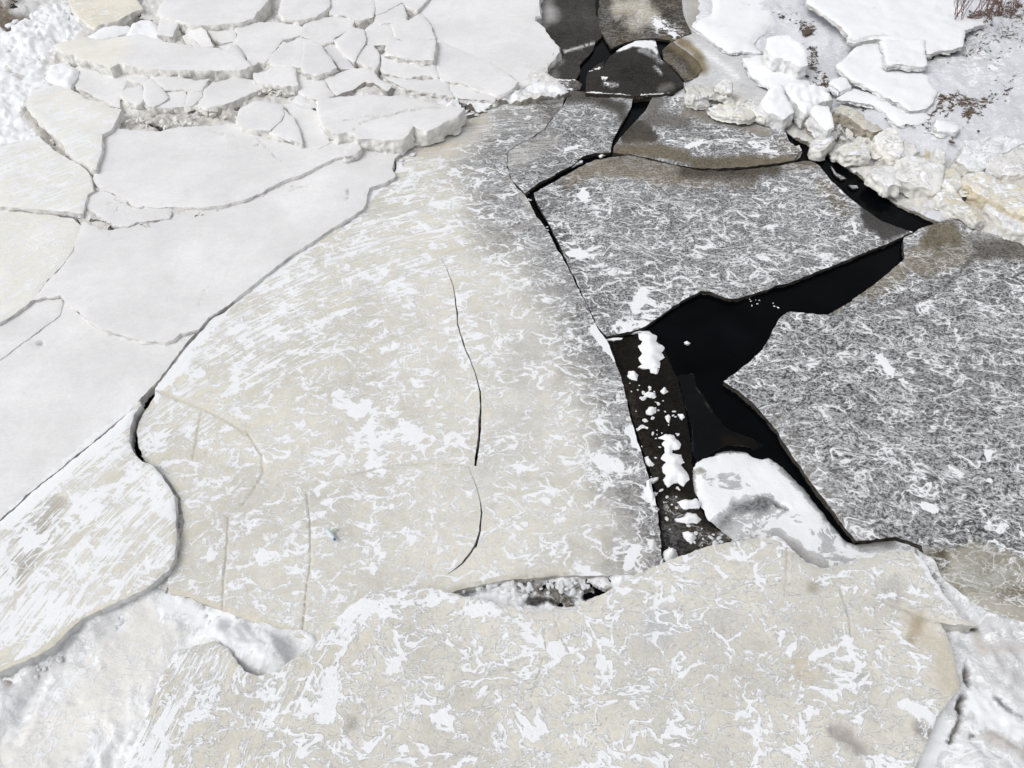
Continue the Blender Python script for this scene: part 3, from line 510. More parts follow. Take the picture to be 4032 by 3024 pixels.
# ------------------------------------------------------------------ smooth white slabs on the left
WG = 'smooth white river ice slabs'
def W(label, poly, z, **k):
    d = dict(thick=.16, amp=2.8, step=14, ice=WHITE, snow=.16, frost=.05, rough=.3, rnd=.02, rdz=.006, relief=.008, batter=.02, sideamp=.035, side=(.84, .825, .80), cat='ice slab', group=WG); d.update(k)
    return slab('ice_slab', poly, z=z, label=label, **d)
w1 = S('325,870 400,905 460,902 540,885 620,870 680,850 690,800 850,780 950,780 1080,735 1200,670 1300,620 1400,590 1500,560 1640,500 1720,470 1790,440 1850,430 1800,470 1700,520 1620,560 1555,620 1545,660 1560,690 1500,725 1455,738 1440,800 1432,822 1330,880 1225,953 1100,1037 983,1128 896,1200 822,1246 778,1300 712,1312 660,1346 600,1341 510,1331 420,1301 350,1264 300,1218 255,1191 235,1165 180,1170 130,1180 200,1090 250,1040 285,985')
W('largest smooth white slab, a long sheet running up to the rim of the beige floe', w1, .10, thick=.16, step=15, relief=.012,
  seams=[dict(p=S('1140,750 1175,735 1210,730'), w=4, d=.008, c=(.5, .48, .46)), dict(p=S('1370,755 1367,782'), w=4, d=.01, c=(.2, .2, .2)), dict(p=S('780,1205 795,1160 820,1130'), w=3, d=.004, c=(.6, .58, .57))])
w2 = S('-300,1500 0,1412 70,1360 110,1330 160,1300 215,1240 240,1200 255,1180 300,1222 350,1268 420,1305 510,1335 600,1345 665,1350 720,1316 783,1300 752,1332 672,1430 612,1510 585,1535 550,1570 540,1585 500,1625 400,1712 260,1825 120,1935 0,2045 -100,2110 -300,2280')
W('smooth white slab above the cream triangular floe', w2, .045, thick=.14, step=15, relief=.012, holes=[ribbon(S('660,1354 700,1322 740,1305'), [5, 4, 1], 3)],
  paint=[P('155,1350', r=10, s=.5, ice=(.4, .38, .36), z=-.02), P('0,2040 300,1780 520,1600', r=14, s=.9, snow=.9)])
W('white slab with a thin diagonal crack at the left edge, below the larger cream slab', S('-300,1200 0,1268 90,1215 140,1180 190,1165 235,1165 245,1195 235,1240 205,1262 160,1296 120,1325 60,1370 0,1412 -300,1480'), .06, thick=.12)
W('larger cream slab at the left edge, below the long grey joint', S('-300,815 0,822 100,835 200,845 290,860 318,885 310,930 285,985 250,1042 190,1100 130,1178 60,1230 0,1266 -300,1400'), .10, ice=(.80, .785, .72), thick=.18, snow=.55, polar=True, streak=.9, rough=.5, relief=.012)
W('cream slab with raised ribs at the left edge, above the long grey joint', Z(0, 0, '-600,1320 0,1270 120,1230 350,1180 450,1290 500,1330 640,1400 740,1470 790,1540 810,1659 760,1690 740,1760 720,1865 620,1850 400,1820 150,1805 0,1795 -600,1780'), .16, ice=(.80, .78, .71), thick=.2, snow=.6, polar=True, streak=.95, rough=.55, relief=.015)
W('cream slab shaped like a wedge, sloping down to the right beside the black slot', Z(0, 0, '210,900 290,800 400,745 480,740 620,775 700,830 760,860 860,890 960,930 1060,950 1010,1040 960,1130 890,1170 870,1350 830,1480 790,1480 700,1400 600,1340 520,1230 400,1110 300,1010'), .22, ice=(.80, .78, .71), thick=.3, snow=.6, polar=True, streak=.95, rough=.55, relief=.015)
w7 = S('400,560 405,520 450,505 530,510 620,515 700,500 850,490 960,485 1010,530 1100,555 1190,575 1230,560 1310,555 1385,560 1410,570 1395,600 1370,612 1310,622 1275,640 1225,665 1180,690 1130,705 1080,725 1030,755 960,785 880,805 780,812 680,812 630,815 520,812 500,785 430,755 395,745 365,700 385,640')
W('broad white slab with a long crumbling lower edge, under the pile of broken blocks', w7, .15, thick=.2, step=12,
  seams=[dict(p=S('1010,545 1060,590 1105,635'), w=4, d=.006, c=(.6, .58, .56)), dict(p=S('830,515 880,530 920,532'), w=4, d=.006, c=(.6, .58, .56)), dict(p=S('305,520 340,521 380,521'), w=3, d=.004, c=(.6, .58, .56))])
W('small white slab wedged below the broad slab, with a crumbling notch at its tip', Z(0, 1, '740,60 820,10 930,0 1000,40 1090,90 1110,120 1150,145 1200,130 1300,150 1400,150 1480,140 1500,170 1480,240 1350,260 1200,270 1110,310 1000,300 920,260 860,210 760,160 735,110'), .12, thick=.16, step=10)
slab('slush', Z(0, 1, '640,180 760,170 900,230 960,280 920,380 820,370 720,360 700,290'), z=.06, thick=.1, kind='stuff', ice=(.66, .64, .61), snow=.45, lump=.03, lfreq=9, amp=4, step=9, rough=.7)
slab('slush', Z(0, 1, '-400,60 0,120 300,130 500,160 700,170 720,240 600,260 400,240 0,180 -400,170'), z=.03, thick=.1, kind='stuff', ice=(.6, .58, .55), snow=.4, lump=.03, lfreq=9, amp=3, step=9, rough=.7)

# ------------------------------------------------------------------ the packed rubble behind
PG = 'broken white slabs packed in the ice jam'
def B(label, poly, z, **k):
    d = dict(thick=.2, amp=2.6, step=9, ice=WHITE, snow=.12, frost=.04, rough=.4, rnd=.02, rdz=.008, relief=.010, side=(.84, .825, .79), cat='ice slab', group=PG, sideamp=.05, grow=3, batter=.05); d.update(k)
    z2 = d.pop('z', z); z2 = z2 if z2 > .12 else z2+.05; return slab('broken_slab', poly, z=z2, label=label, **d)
base = S('-400,-400 2110,-400 2110,90 2190,200 2150,290 2240,352 2200,372 2060,400 1960,400 1860,450 1740,500 1640,560 1500,640 1300,680 1000,800 600,900 300,860 100,640 -60,600 -400,620')
hb = [jag(Z(0, 0, '590,750 660,775 800,850 900,890 1000,960 940,840 800,800 700,770'), 2, 3, 6), jag(Z(0, 0, '840,360 1000,350 1080,300 1220,200 1230,130 1160,130 1000,200 1100,240 1000,270'), 3, 4, 6),
      jag(Z(1, 0, '860,1150 1000,1290 1240,1280 1330,1250 1500,1180 1400,1160 1300,1170 900,1170'), 2, 6, 6), jag(Z(1, 0, '320,1210 400,1220 440,1290 330,1270'), 2, 7, 5),
      jag(Z(1, 0, '480,930 580,900 570,980 520,985'), 2, 8, 5), jag(Z(1, 0, '1080,480 1110,480 1130,640 1120,680 1090,600'), 1, 9, 5), jag(Z(0, 0, '1250,1100 1430,1100 1530,1135 1330,1130'), 1, 11, 5), jag(Z(0, 0, '2160,640 2250,650 2250,730 2160,700'), 1, 14, 5),
      jag(Z(1, 0, '1260,650 1420,650 1420,700 1280,700'), 1, 15, 5), jag(Z(0, 0, '2120,160 2160,140 2160,220 2100,210'), 1, 16, 5), jag(Z(1, 0, '1760,830 1860,900 1960,980 1840,1000 1780,900'), 2, 17, 5), jag(Z(0, 0, '2040,880 2100,860 2090,970 2040,970'), 1, 18, 5),
      jag(Z(0, 0, '1160,270 1200,190 1330,170 1340,190'), 1, 19, 5)]
slab('slush', base, z=.075, thick=.14, kind='stuff', amp=5, step=9, ice=(.70, .68, .655), snow=.50, side=(.3, .28, .25), lump=.07, lfreq=6, relief=.03, rough=.8, holes=hb,
     paint=[P('30,150 60,300 80,480 -100,500', r=130, s=.6, snow=.9, ice=SNOW, lump=.8, z=.05), P('200,150 250,80 150,180', r=70, s=.8, snow=.9, ice=SNOW, lump=1.2, z=.05), P('180,200 240,240', r=10, ice=(.6, .57, .53), lump=1), P('30,280 90,320', r=14, s=.9, ice=(.55, .53, .51), snow=.4),
            P('110,450 200,560 330,680', r=30, s=.9, ice=(.50, .475, .44), snow=.3, lump=1.3), P('450,480 700,480 950,430 1060,360', r=30, s=.9, ice=(.62, .59, .55), snow=.4, lump=1.3), P('1750,400 1900,410 2100,340 2200,360', r=24, s=.9, snow=.8, ice=SNOW, lump=1.2), P('-50,0 30,30', r=75, s=.4, ice=(.16, .13, .1), snow=.35, n=1, z=-.12, lump=.5), P('60,10 130,20', r=26, s=.9, ice=(.6, .6, .61), snow=.3, n=1),
            P('1560,640 1700,520 1950,410', r=26, s=.9, snow=.85, ice=SNOW, lump=.4)])
# Labels single out each block by neighbour and look
B('long slab, cream at its left end, with a high crumbling front face', z0('470,390 600,355 740,325 900,350 1030,320 1230,300 1440,365 1720,405 1900,410 2000,450 2100,490 2180,570 2090,605 1850,602 1700,600 1450,600 1250,590 1110,560 1030,545 960,580 880,555 700,500 560,450'), .30, thick=.3, snow=.15,
  paint=[P(z0('560,400 900,500 980,400'), r=75, s=.5, ice=(.79, .77, .71), snow=.35)])
B('plain white slab in front of the cream-ended slab, behind the black slot', z0('660,590 700,560 900,600 1080,600 1110,680 1060,780 1030,860 1040,940 970,920 940,875 860,850 760,800 700,775 630,735 600,720 640,660'), .13)
B('lumpy snow-covered block left of the plain slab behind the black slot', z0('430,560 570,510 670,590 660,650 600,730 540,740 450,700 390,640'), .2, snow=.8, lump=.03, thick=.25, rnd=.12, rdz=.05)
B('cream rippled floe at the top edge behind the snowy wedge', z0('570,-120 1180,-120 1180,0 1240,60 1060,150 960,190 900,200 820,240 760,190 700,150 640,90'), .18, ice=(.72, .68, .57), snow=.48, relief=.02)
B('narrow snowy wedge leaning beside the dark gap', z0('740,320 900,220 1000,205 1100,215 1140,235 1000,290 850,330'), .16, snow=.85, rnd=.1, rdz=.04, thick=.2)
B('broad white slab at the top edge above a shadowed step, left of the jam', z0('1370,90 1420,20 1480,-160 2320,-160 2320,0 2230,100 2200,150 2140,180 2050,190 1900,205 1800,210 1680,210 1560,170 1420,140'), .30, thick=.25)
B('tilted narrow plate standing below the step of the top white slab', z0('1640,225 1720,215 1780,260 1850,400 1760,400 1700,340 1640,290'), .24, tilt=(.25, .1))
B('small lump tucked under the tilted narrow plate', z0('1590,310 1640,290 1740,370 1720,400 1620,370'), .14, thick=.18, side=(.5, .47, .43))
B('rough broken block at the left end of the shadowed step', z0('1400,180 1480,150 1540,210 1510,270 1500,310 1440,300 1370,290'), .22, tilt=(-.1, .2), thick=.25)
B('short plate right below the shadowed step', z0('1800,260 1900,250 2040,245 2060,350 1920,360 1850,320'), .19)
B('snow lumps right of the dark gap at the upper left', z0('1140,200 1230,150 1330,170 1380,250 1400,300 1360,310 1260,305 1060,312 1130,240'), .14, snow=.9, lump=.03, rnd=.1, rdz=.05)
B('small pebble-shaped block at the right end of the long cream-ended slab', z0('1930,440 2000,380 2060,380 2120,460 2100,490 2000,460'), .26, rnd=.08, rdz=.04)
B('tiny wedge at the foot of the long high front face', z0('1100,640 1100,570 1150,600 1110,670'), .14, thick=.14)
B('small four-sided plate below the tiny wedge', z0('1115,680 1150,605 1290,660 1260,740 1180,710'), .16)
B('blunt five-sided block standing in front of the small four-sided plate', z0('1060,790 1130,760 1230,755 1245,800 1230,880 1190,915 1110,880 1060,830'), .17, thick=.22)
B('pointed white plate right of the blunt five-sided block', z0('1260,720 1310,670 1400,760 1460,850 1340,920 1280,915 1240,820'), .18)
B('thin plate lying just below the long high front face', z0('1300,650 1500,660 1690,700 1820,690 1760,770 1600,770 1430,775'), .19, thick=.16)
B('flat plate with a straight hairline joint, right of the pointed plate', z0('1440,800 1600,770 1615,830 1615,915 1350,930 1460,860'), .15)
B('small plate between the hairline joint and the grooved plate', z0('1630,780 1740,790 1760,830 1670,910 1630,912'), .16)
B('wide plate with a jagged front, left of the raised pair', z0('1770,790 1850,720 2050,680 2212,700 2330,720 2290,760 2200,800 2140,830 1950,900 1820,930 1700,920 1780,840'), .17, thick=.22)
B('broad sheet left of and behind the raised pair of slabs', z1('-230,210 0,200 200,195 330,215 440,235 400,300 250,340 175,430 95,540 30,540 -30,590 -60,480 -180,440 -300,400 -150,360 -140,260'), .21)
B('left half of the raised pair of slabs, with a dark outline behind it', z1('110,540 175,455 250,360 290,375 410,325 430,340 432,470 415,580 360,580 230,560'), .25, thick=.16)
B('right half of the raised pair of slabs, pointed at its right end', z1('434,335 500,355 575,392 600,430 660,500 722,578 640,612 560,635 450,625 418,585 425,470'), .26, thick=.16)
B('top-edge slab above the dark notch, left of the upper jam', z1('262,-150 660,-150 655,60 540,140 420,160 260,145 215,105'), .30)
B('slab right below the dark notch of the top-edge slab', z1('450,205 550,150 720,150 870,165 850,240 800,270 700,320 690,350 580,378 500,340 410,310 430,240'), .23)
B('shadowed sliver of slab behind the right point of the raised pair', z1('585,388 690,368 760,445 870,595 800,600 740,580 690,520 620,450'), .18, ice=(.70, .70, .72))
B('kite-shaped slab right behind the shadowed sliver', z1('705,345 820,270 860,245 950,250 970,310 962,380 920,430 872,535 765,440'), .24)
B('slab at the top edge with a torn brown-edged hole in front', z1('665,-150 1030,-150 1045,60 1045,140 900,170 870,160 800,130 730,115 660,120'), .26)
B('plate behind a short forked crack near the top edge', z1('1050,150 1090,100 1160,92 1285,15 1305,60 1325,170 1180,190 1060,185'), .23)
B('slab at the top edge left of the long curving crack', z1('1060,-150 1560,-150 1510,-20 1415,90 1340,60 1312,30 1290,5 1150,82 1065,115 1045,20'), .25)
B('flat slab in front of the short forked crack', z1('960,262 1060,175 1180,200 1240,335 1150,380 980,382 975,300'), .20)
B('slab right of the flat one, ending at the long curving crack', z1('1190,200 1345,178 1440,115 1520,195 1560,290 1580,325 1300,348 1245,325'), .22)
B('long slab with a shadowed curved front, left of the large sheet', z1('1155,390 1165,320 1245,345 1300,360 1580,335 1565,510 1450,518 1250,488 1150,450'), .28, thick=.14)
B('thick slab below the curved-front slab, with a crumbling base', z1('1108,480 1180,465 1250,492 1300,505 1450,530 1560,522 1600,670 1500,650 1400,650 1320,672 1250,655 1130,625 1112,600'), .18, thick=.2)
B('upright-looking slab left of the short black crevice', z1('975,392 1040,398 1075,440 1088,500 1082,560 1050,605 960,555 885,535 905,450'), .21, thick=.2)
SA = Z(2, 0, '300,-150 270,0 270,135 230,140 235,180 320,240 345,300 380,350 430,400 440,440 400,500 340,560 320,640 250,690 150,735 80,740 70,700 0,640') + z1('2060,545 1900,475 1725,405 1610,345 1568,290 1535,190 1425,97 1560,-20 1600,-150')
B('largest smooth sheet of the jam, ending in a rounded point against the dark ice', SA, .14, step=12, thick=.14, relief=.012, tilt=(-.0, .03))
B('sheet under the long curving crack, tapering to the right', z1('1585,335 1720,408 1900,478 2050,548 2200,640 2290,710 2250,760 2130,820 2000,780 1800,715 1720,712 1640,690 1605,660 1572,520 1562,450'), .17, step=11, thick=.14)
B('low plate with a black nick, under the tapering sheet', z1('1700,708 1720,718 1850,732 2000,790 2118,825 2100,862 1900,862 1760,840 1705,775'), .08, thick=.12)
B('low plate running left of the black nick to the crumbling base', z1('1130,665 1250,680 1340,695 1600,690 1688,712 1700,780 1740,822 1640,815 1500,790 1330,770 1200,705'), .10, thick=.13)
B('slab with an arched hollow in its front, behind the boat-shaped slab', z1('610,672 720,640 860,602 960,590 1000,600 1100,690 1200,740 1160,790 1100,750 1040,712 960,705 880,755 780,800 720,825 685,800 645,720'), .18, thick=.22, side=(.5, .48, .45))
B('five-sided slab left of the arched hollow', z1('365,622 470,655 600,668 640,760 690,830 560,858 480,830 390,790 370,690'), .16)
B('notched slab above a wide crumbling face of rubble', z1('0,640 100,620 180,570 330,590 358,602 350,650 380,740 240,740 170,720 60,700 0,690'), .24, thick=.3)
B('low lumpy block right of the wide crumbling face', z1('290,850 420,800 490,830 560,870 555,920 420,930 330,885'), .13, snow=.5, lump=.02, thick=.2, rnd=.1, rdz=.04)
B('boat-shaped slab, the highest of the jam, hanging over a long black gap', z1('560,870 680,850 800,840 1000,830 1200,835 1350,850 1450,870 1640,930 1830,940 1800,975 1760,1010 1600,1090 1500,1140 1440,1120 1390,1090 1340,1150 1305,1195 1200,1213 1100,1205 1000,1205 900,1200 870,1150 800,1145 720,1160 640,1120 590,1060 560,970'), .30, thick=.24, step=9, sideamp=.05,
  seams=[dict(p=z1('870,1130 960,1060 1080,1020 1180,1005 1300,965 1440,950'), w=5, d=.012, c=(.5, .48, .47)), dict(p=z1('780,1045 900,1030 1000,1005 1170,1000'), w=3, d=.008, c=(.6, .58, .57)), dict(p=z1('1460,935 1560,940 1720,945'), w=3, d=.008, c=(.6, .58, .57))])
B('white slab with a high dark-footed edge, left of the boat-shaped slab', z1('-150,1060 -130,960 0,880 140,890 245,900 250,1000 235,1040 140,1130 20,1125 -60,1110'), .24, thick=.24)
B('narrow slab over a black slot, right against the dark-footed slab', z1('255,935 260,960 335,1020 390,1130 425,1250 380,1225 250,1190 145,1140 240,1040'), .22, thick=.18)
B('creased slab between the black slot and the boat-shaped slab', z1('265,905 340,895 450,940 550,970 590,1060 605,1100 625,1190 660,1240 560,1290 440,1270 400,1140 345,1020'), .16, thick=.15)
B('small triangular block at the right tip of the broad slab below the boat-shaped one', z1('850,1240 905,1240 918,1290 880,1330 780,1360 820,1290'), .20, thick=.14)
B('pale broken bit of plate lying in the long black gap', z1('1240,1235 1290,1225 1300,1250 1280,1270 1240,1270'), .05, thick=.1)
B('right-hand splinter at the end of the long black gap', z1('1300,1240 1450,1180 1500,1195 1420,1240 1310,1255'), .04, thick=.1)

# ------------------------------------------------------------------ the shore at the top right
gr = S('2730,-700 2750,-60 2745,60 2722,90 2770,110 2860,170 2960,220 3080,300 3150,380 3200,440 3300,520 3350,600 3420,700 3560,800 3760,890 3900,930 4032,950 4800,1100 6500,900 6500,-700')
WL = S('2730,-300 2722,90 2860,170 3080,300 3200,440 3300,640 3500,830 3756,920 4032,980 4800,1130')
def shore_h(VV, X, Y): return .19*sstep(90, 420, segdist(np.atleast_2d(VV), WL, False))
def on_shore(px, py, up): return .03+float(shore_h(np.array([[px, py]]), 0, 0)[0])+up
slab('shore_ground', gr, z=.03, thick=.08, rnd=.4, rdz=.05, kind='structure', amp=5, step=10, ice=(.66, .67, .71), snow=.50, frost=.06, side=(.3, .28, .25), lump=.03, lfreq=5, relief=.03, rough=.7,
     paint=[P(z3('1440,490 1560,450 1740,440 1790,340 1790,260 1930,215'), r=13, s=.3, frost=-1.5, snow=.2, n=.5), P(z3('1280,570 1350,600 1450,600 1450,540'), r=9, s=.3, frost=-1.5, snow=.1, n=.4), P(z3('0,455 90,485'), r=6, s=.3, frost=-1.4, snow=.2), P(Z(3, 0, '350,400 450,450 440,560 520,700 620,830'), r=21, s=.4, frost=-.95, snow=.45, n=1.5, nf=30), P(Z(3, 0, '450,600 600,750'), r=17, s=.4, frost=-.95, snow=.45, n=1.2, nf=25), P(Z(3, 0, '370,280 420,300'), r=25, s=.4, frost=-1, snow=.3, n=1, nf=25),  # first stroke paints the dark shade of the great shelf's undercut
            P(Z(3, 0, '870,950 1000,930 1120,1010 1250,1100 1400,1090 1520,1030'), r=20, s=.4, frost=-.95, snow=.45, n=1.5, nf=25), P(Z(3, 0, '1520,1000 1680,980 1900,1000 1750,1080'), r=32, s=.4, frost=-.95, snow=.45, n=1.6, nf=25), P(Z(3, 0, '2000,800 2090,870 2150,750'), r=17, s=.4, frost=-.8, snow=.5, n=1.4, nf=25),
            P(Z(3, 0, '1780,300 1900,230 2050,200 2300,260'), r=52, s=.4, frost=-1, snow=.3, n=1.1, nf=30, lump=2), P(Z(3, 0, '1960,100 2050,150 2250,180'), r=35, s=.4, frost=-1, snow=.3, n=1, nf=30, lump=2), P(Z(3, 0, '1500,480 1750,500 2000,450 2200,330'), r=56, s=.4, frost=-.7, snow=.5, n=1.2, nf=25, lump=2),
            P(Z(3, 0, '2000,620 1500,600 1800,700'), r=60, s=1, snow=.62, ice=(.6, .6, .63), n=1), P(Z(3, 0, '60,120 150,150 320,170'), r=12, s=.4, frost=-.7, snow=.5, n=1.5, nf=25), P(Z(3, 0, '0,280 100,300'), r=22, s=.9, ice=(.55, .55, .58), snow=.5), P(Z(3, 0, '250,0 400,40 550,140 660,260 740,370'), r=10, s=.4, frost=-.8, snow=.5, n=1.5, nf=20),
            P(Z(3, 0, '1350,1150 1500,1180 1650,1240'), r=35, s=.4, frost=-.7, snow=.5, n=1.5, nf=25), P(Z(2, 0, '2040,440 2212,465'), r=6, s=.4, frost=-.8, snow=.5), P(Z(3, 0, '0,460 90,490 300,560'), r=15, s=.4, frost=-.8, snow=.5, n=1.2, nf=25),
            P(Z(2, 0, '2000,60 2120,100'), r=16, s=.9, ice=(.5, .5, .53), snow=.5), P(Z(3, 0, '0,880 60,1000 200,1040'), r=25, s=.4, frost=-.8, snow=.5, n=1, nf=25), P(Z(3, 0, '280,800 300,950 380,960'), r=20, s=.4, frost=-1, snow=.3), P(Z(3, 0, '750,1000 850,1100 880,1180'), r=34, s=.8, frost=-1, snow=.3, n=1, nf=30, z=-.06)], hfun=shore_h)
TG = 'snow-covered slabs stranded on the shore'
def T(label, poly, z, **k):
    d = dict(thick=.18, amp=4, step=8, ice=SNOW, snow=.85, rough=.8, rnd=.05, rdz=.02, relief=.025, rfreq=3.0, side=(.82, .82, .82), batter=.02, cat='snowy slab', group=TG, sideamp=.04); d.update(k)
    return slab('snowy_slab', poly, z=z+.03, label=label, **d)
T('great snow shelf along the top edge with a black undercut at its right end', z3('300,-400 400,20 470,60 560,130 640,180 700,240 760,290 745,350 800,365 900,345 980,330 1040,335 1200,380 1430,440 1440,470 1560,420 1640,430 1750,410 1770,330 1770,260 1850,225 1940,200 1930,160 1800,150 1700,-50 1700,-400'), .34, thick=.07, step=9, side=(.72, .71, .69),
  seams=[dict(p=z3('740,330 830,355 950,310 1080,300'), w=7, d=.02, c=(.66, .64, .58))])
T('short overhanging snow lobe in front of the great shelf', z3('1040,340 1200,330 1430,330 1425,400 1440,480 1440,560 1350,560 1200,555 1100,550 1080,480 1070,400'), .38, thick=.09, step=7)
T('long flat snow slab sloping down in front of the overhanging lobe', z3('650,560 780,440 900,360 1040,340 1080,420 1090,555 1200,560 1300,585 1450,640 1450,700 1530,780 1500,880 1440,940 1300,960 1200,900 1100,840 1000,790 900,730 800,690 700,610'), .24, thick=.06, step=9)
T('thick layered snow block at the left of the shore', z3('50,320 150,290 250,290 330,370 400,470 400,560 340,575 250,530 100,490 30,430'), .38, thick=.26, tilt=(.1, .25))
T('left one of the two big snow boulders on the rubble ridge', z3('0,860 60,760 120,720 190,710 220,800 270,900 285,960 200,1000 60,950'), .33, thick=.22, lump=.03, lfreq=6, rnd=.10, rdz=.05, tilt=(0, .3))
T('right one of the two big snow boulders on the rubble ridge', z3('200,740 260,700 350,690 460,700 560,740 640,830 500,870 485,920 390,960 340,920 300,880 240,820'), .36, thick=.24, lump=.04, lfreq=6, rnd=.10, rdz=.05, tilt=(.05, .15))
T('upright snowy block leaning in front of the two snow boulders', z3('430,940 500,910 580,920 610,990 640,1090 590,1120 500,1060 440,1000'), .36, thick=.22, lump=.02, rnd=.06, tilt=(.2, .3))
T('small round snow block beside the dirt track', z3('590,690 680,660 740,680 780,750 680,780 620,750'), .22, thick=.12)
T('low snow tongue running down beside the stony gully', z3('650,850 720,800 700,760 850,760 980,800 1100,850 1200,900 1420,960 1500,1010 1350,1060 1200,1065 1130,1010 1060,930 960,880 800,870'), .17, thick=.05, rnd=.12, rdz=.04)
T('small isolated snow slab on the stony patch', z3('1500,1100 1510,1040 1620,1050 1720,1080 1730,1110 1680,1140 1560,1130'), .27, thick=.1)
T('snow mound left of the rubble, beside the glazed ice', Z(2, 0, '1600,210 1780,90 1790,-200 2212,-200 2350,100 2250,260 2150,350 2212,440 2050,420 1950,440 1830,370 1700,280'), .055, thick=.05, step=10, relief=.02, rnd=.2, rdz=.045)
T('flat snow field in front of the thick layered block', Z(2, 0, '2040,480 2212,470 2400,540 2560,600 2640,700 2500,760 2350,780 2200,700 2120,620'), .075, thick=.05, step=9, rnd=.2, rdz=.045)
RG = 'tilted ice blocks along the shore rubble ridge'
def R(label, poly, z, **k):
    d = dict(thick=.17, step=8, ice=(.80, .79, .76), snow=.6, frost=.02, rough=1.1, rnd=.03, rdz=.015, relief=.05, rfreq=4, grow=2, amp=3.5, side=(.80, .785, .74), batter=.03, cat='ice block', group=RG, sideamp=.035); d.update(k)
    return slab('ice_block', poly, z=z*.72+.05, label=label, **d)
R('dark striped slab tilted over the brown hollow', z3('620,950 690,900 760,930 880,1000 960,1060 1060,1130 980,1140 880,1090 760,1000'), .30, ice=(.60, .57, .49), tilt=(-.1, .2), snow=.5, streak=.8, side=(.42, .38, .31))
R('squarish pale block above the brown-edged break in the ridge', z3('980,1180 1080,1120 1170,1090 1215,1190 1240,1290 1210,1370 1110,1330 1020,1270'), .34, tilt=(.1, .2))
R('white block right behind the squarish pale one', z3('1245,1220 1330,1240 1390,1300 1300,1340 1215,1350'), .26, snow=.6)
R('widest pale block in the middle of the ridge', z3('1190,1370 1290,1330 1500,1410 1595,1430 1580,1540 1560,1640 1420,1620 1300,1590 1160,1540 1200,1450'), .32, tilt=(0, .25))
R('white ragged block left of the widest pale one', z3('940,1500 1000,1440 1190,1430 1155,1530 1215,1620 1100,1610 1000,1560'), .24, snow=.6)
R('small standing splinter right above the widest block', z3('1520,1300 1560,1270 1600,1320 1590,1410 1530,1390'), .34)
R('great white slab leaning back at the right edge of the ridge', z3('1700,1400 1760,1310 1800,1230 1960,1180 2120,1170 2300,1210 2150,1300 1990,1370 1950,1450 1880,1480 1800,1460'), .38, ice=SNOW, snow=.6, tilt=(.05, .3), seams=[dict(p=z3('1870,1370 1920,1260 2000,1190'), w=4, d=.01, c=(.5, .48, .45)), dict(p=z3('2090,1290 2120,1220 2150,1180'), w=5, d=.02, c=(.35, .33, .3))])
R('grey-white plate tucked in front of the great leaning slab', z3('1990,1380 2100,1320 2300,1250 2600,1250 2600,1500 2300,1520 2100,1510 1960,1480'), .30, ice=(.70, .69, .67), tilt=(0, .15))
R('long yellowish cream slab at the right edge', z3('1740,1540 1830,1485 1960,1500 2120,1570 2212,1600 2500,1640 2500,1950 2250,1850 2150,1800 1990,1720 1870,1659 1780,1590'), .30, ice=(.76, .71, .59), side=(.66, .59, .45), thick=.17)
R('crumpled cream block left of the long yellowish slab', z3('1590,1480 1700,1460 1755,1570 1700,1640 1590,1600'), .26, ice=(.72, .68, .57))
R('pale block left of the squarish one, with a brown hollow behind', z3('650,1290 740,1240 830,1220 940,1280 950,1340 830,1345'), .22, ice=(.75, .72, .65))
R('broken plate at the foot of the ridge by the black water', z3('450,1210 590,1160 635,1200 530,1300 450,1260'), .16, ice=(.7, .67, .6))
R('lowest white slab at the right edge, below the cream one', Z(3, 1, '1940,130 2000,110 2150,140 2400,200 2500,420 2300,360 2180,320 2120,290 2080,230'), .17, ice=(.8, .8, .8), snow=.6)
R('curled yellowish plate below the widest block', Z(3, 1, '1530,0 1620,-40 1720,0 1760,80 1840,150 1950,240 1880,250 1760,180 1640,90 1560,60'), .17, ice=(.66, .61, .49), thick=.14)
R('layered thin plate at the left end of the ridge', Z(2, 0, '1760,930 1850,890 2000,905 2130,930 2160,980 2110,1010 2050,1020 1950,1000 1870,985'), .16, ice=(.74, .71, .62), thick=.10)
R('standing white plate at the left end of the ridge', Z(2, 0, '1810,730 1890,690 1940,710 1945,780 1870,775'), .24, tilt=(0, .5), thick=.12)
R('grey glazed plate at the very left of the ridge', Z(2, 0, '1560,800 1650,800 1740,830 1750,900 1650,920 1570,880'), .07, ice=(.6, .6, .59), thick=.08)
R('white plate behind the layered thin plate', Z(2, 0, '2080,900 2150,870 2240,920 2300,960 2250,1010 2180,980'), .2, thick=.12)
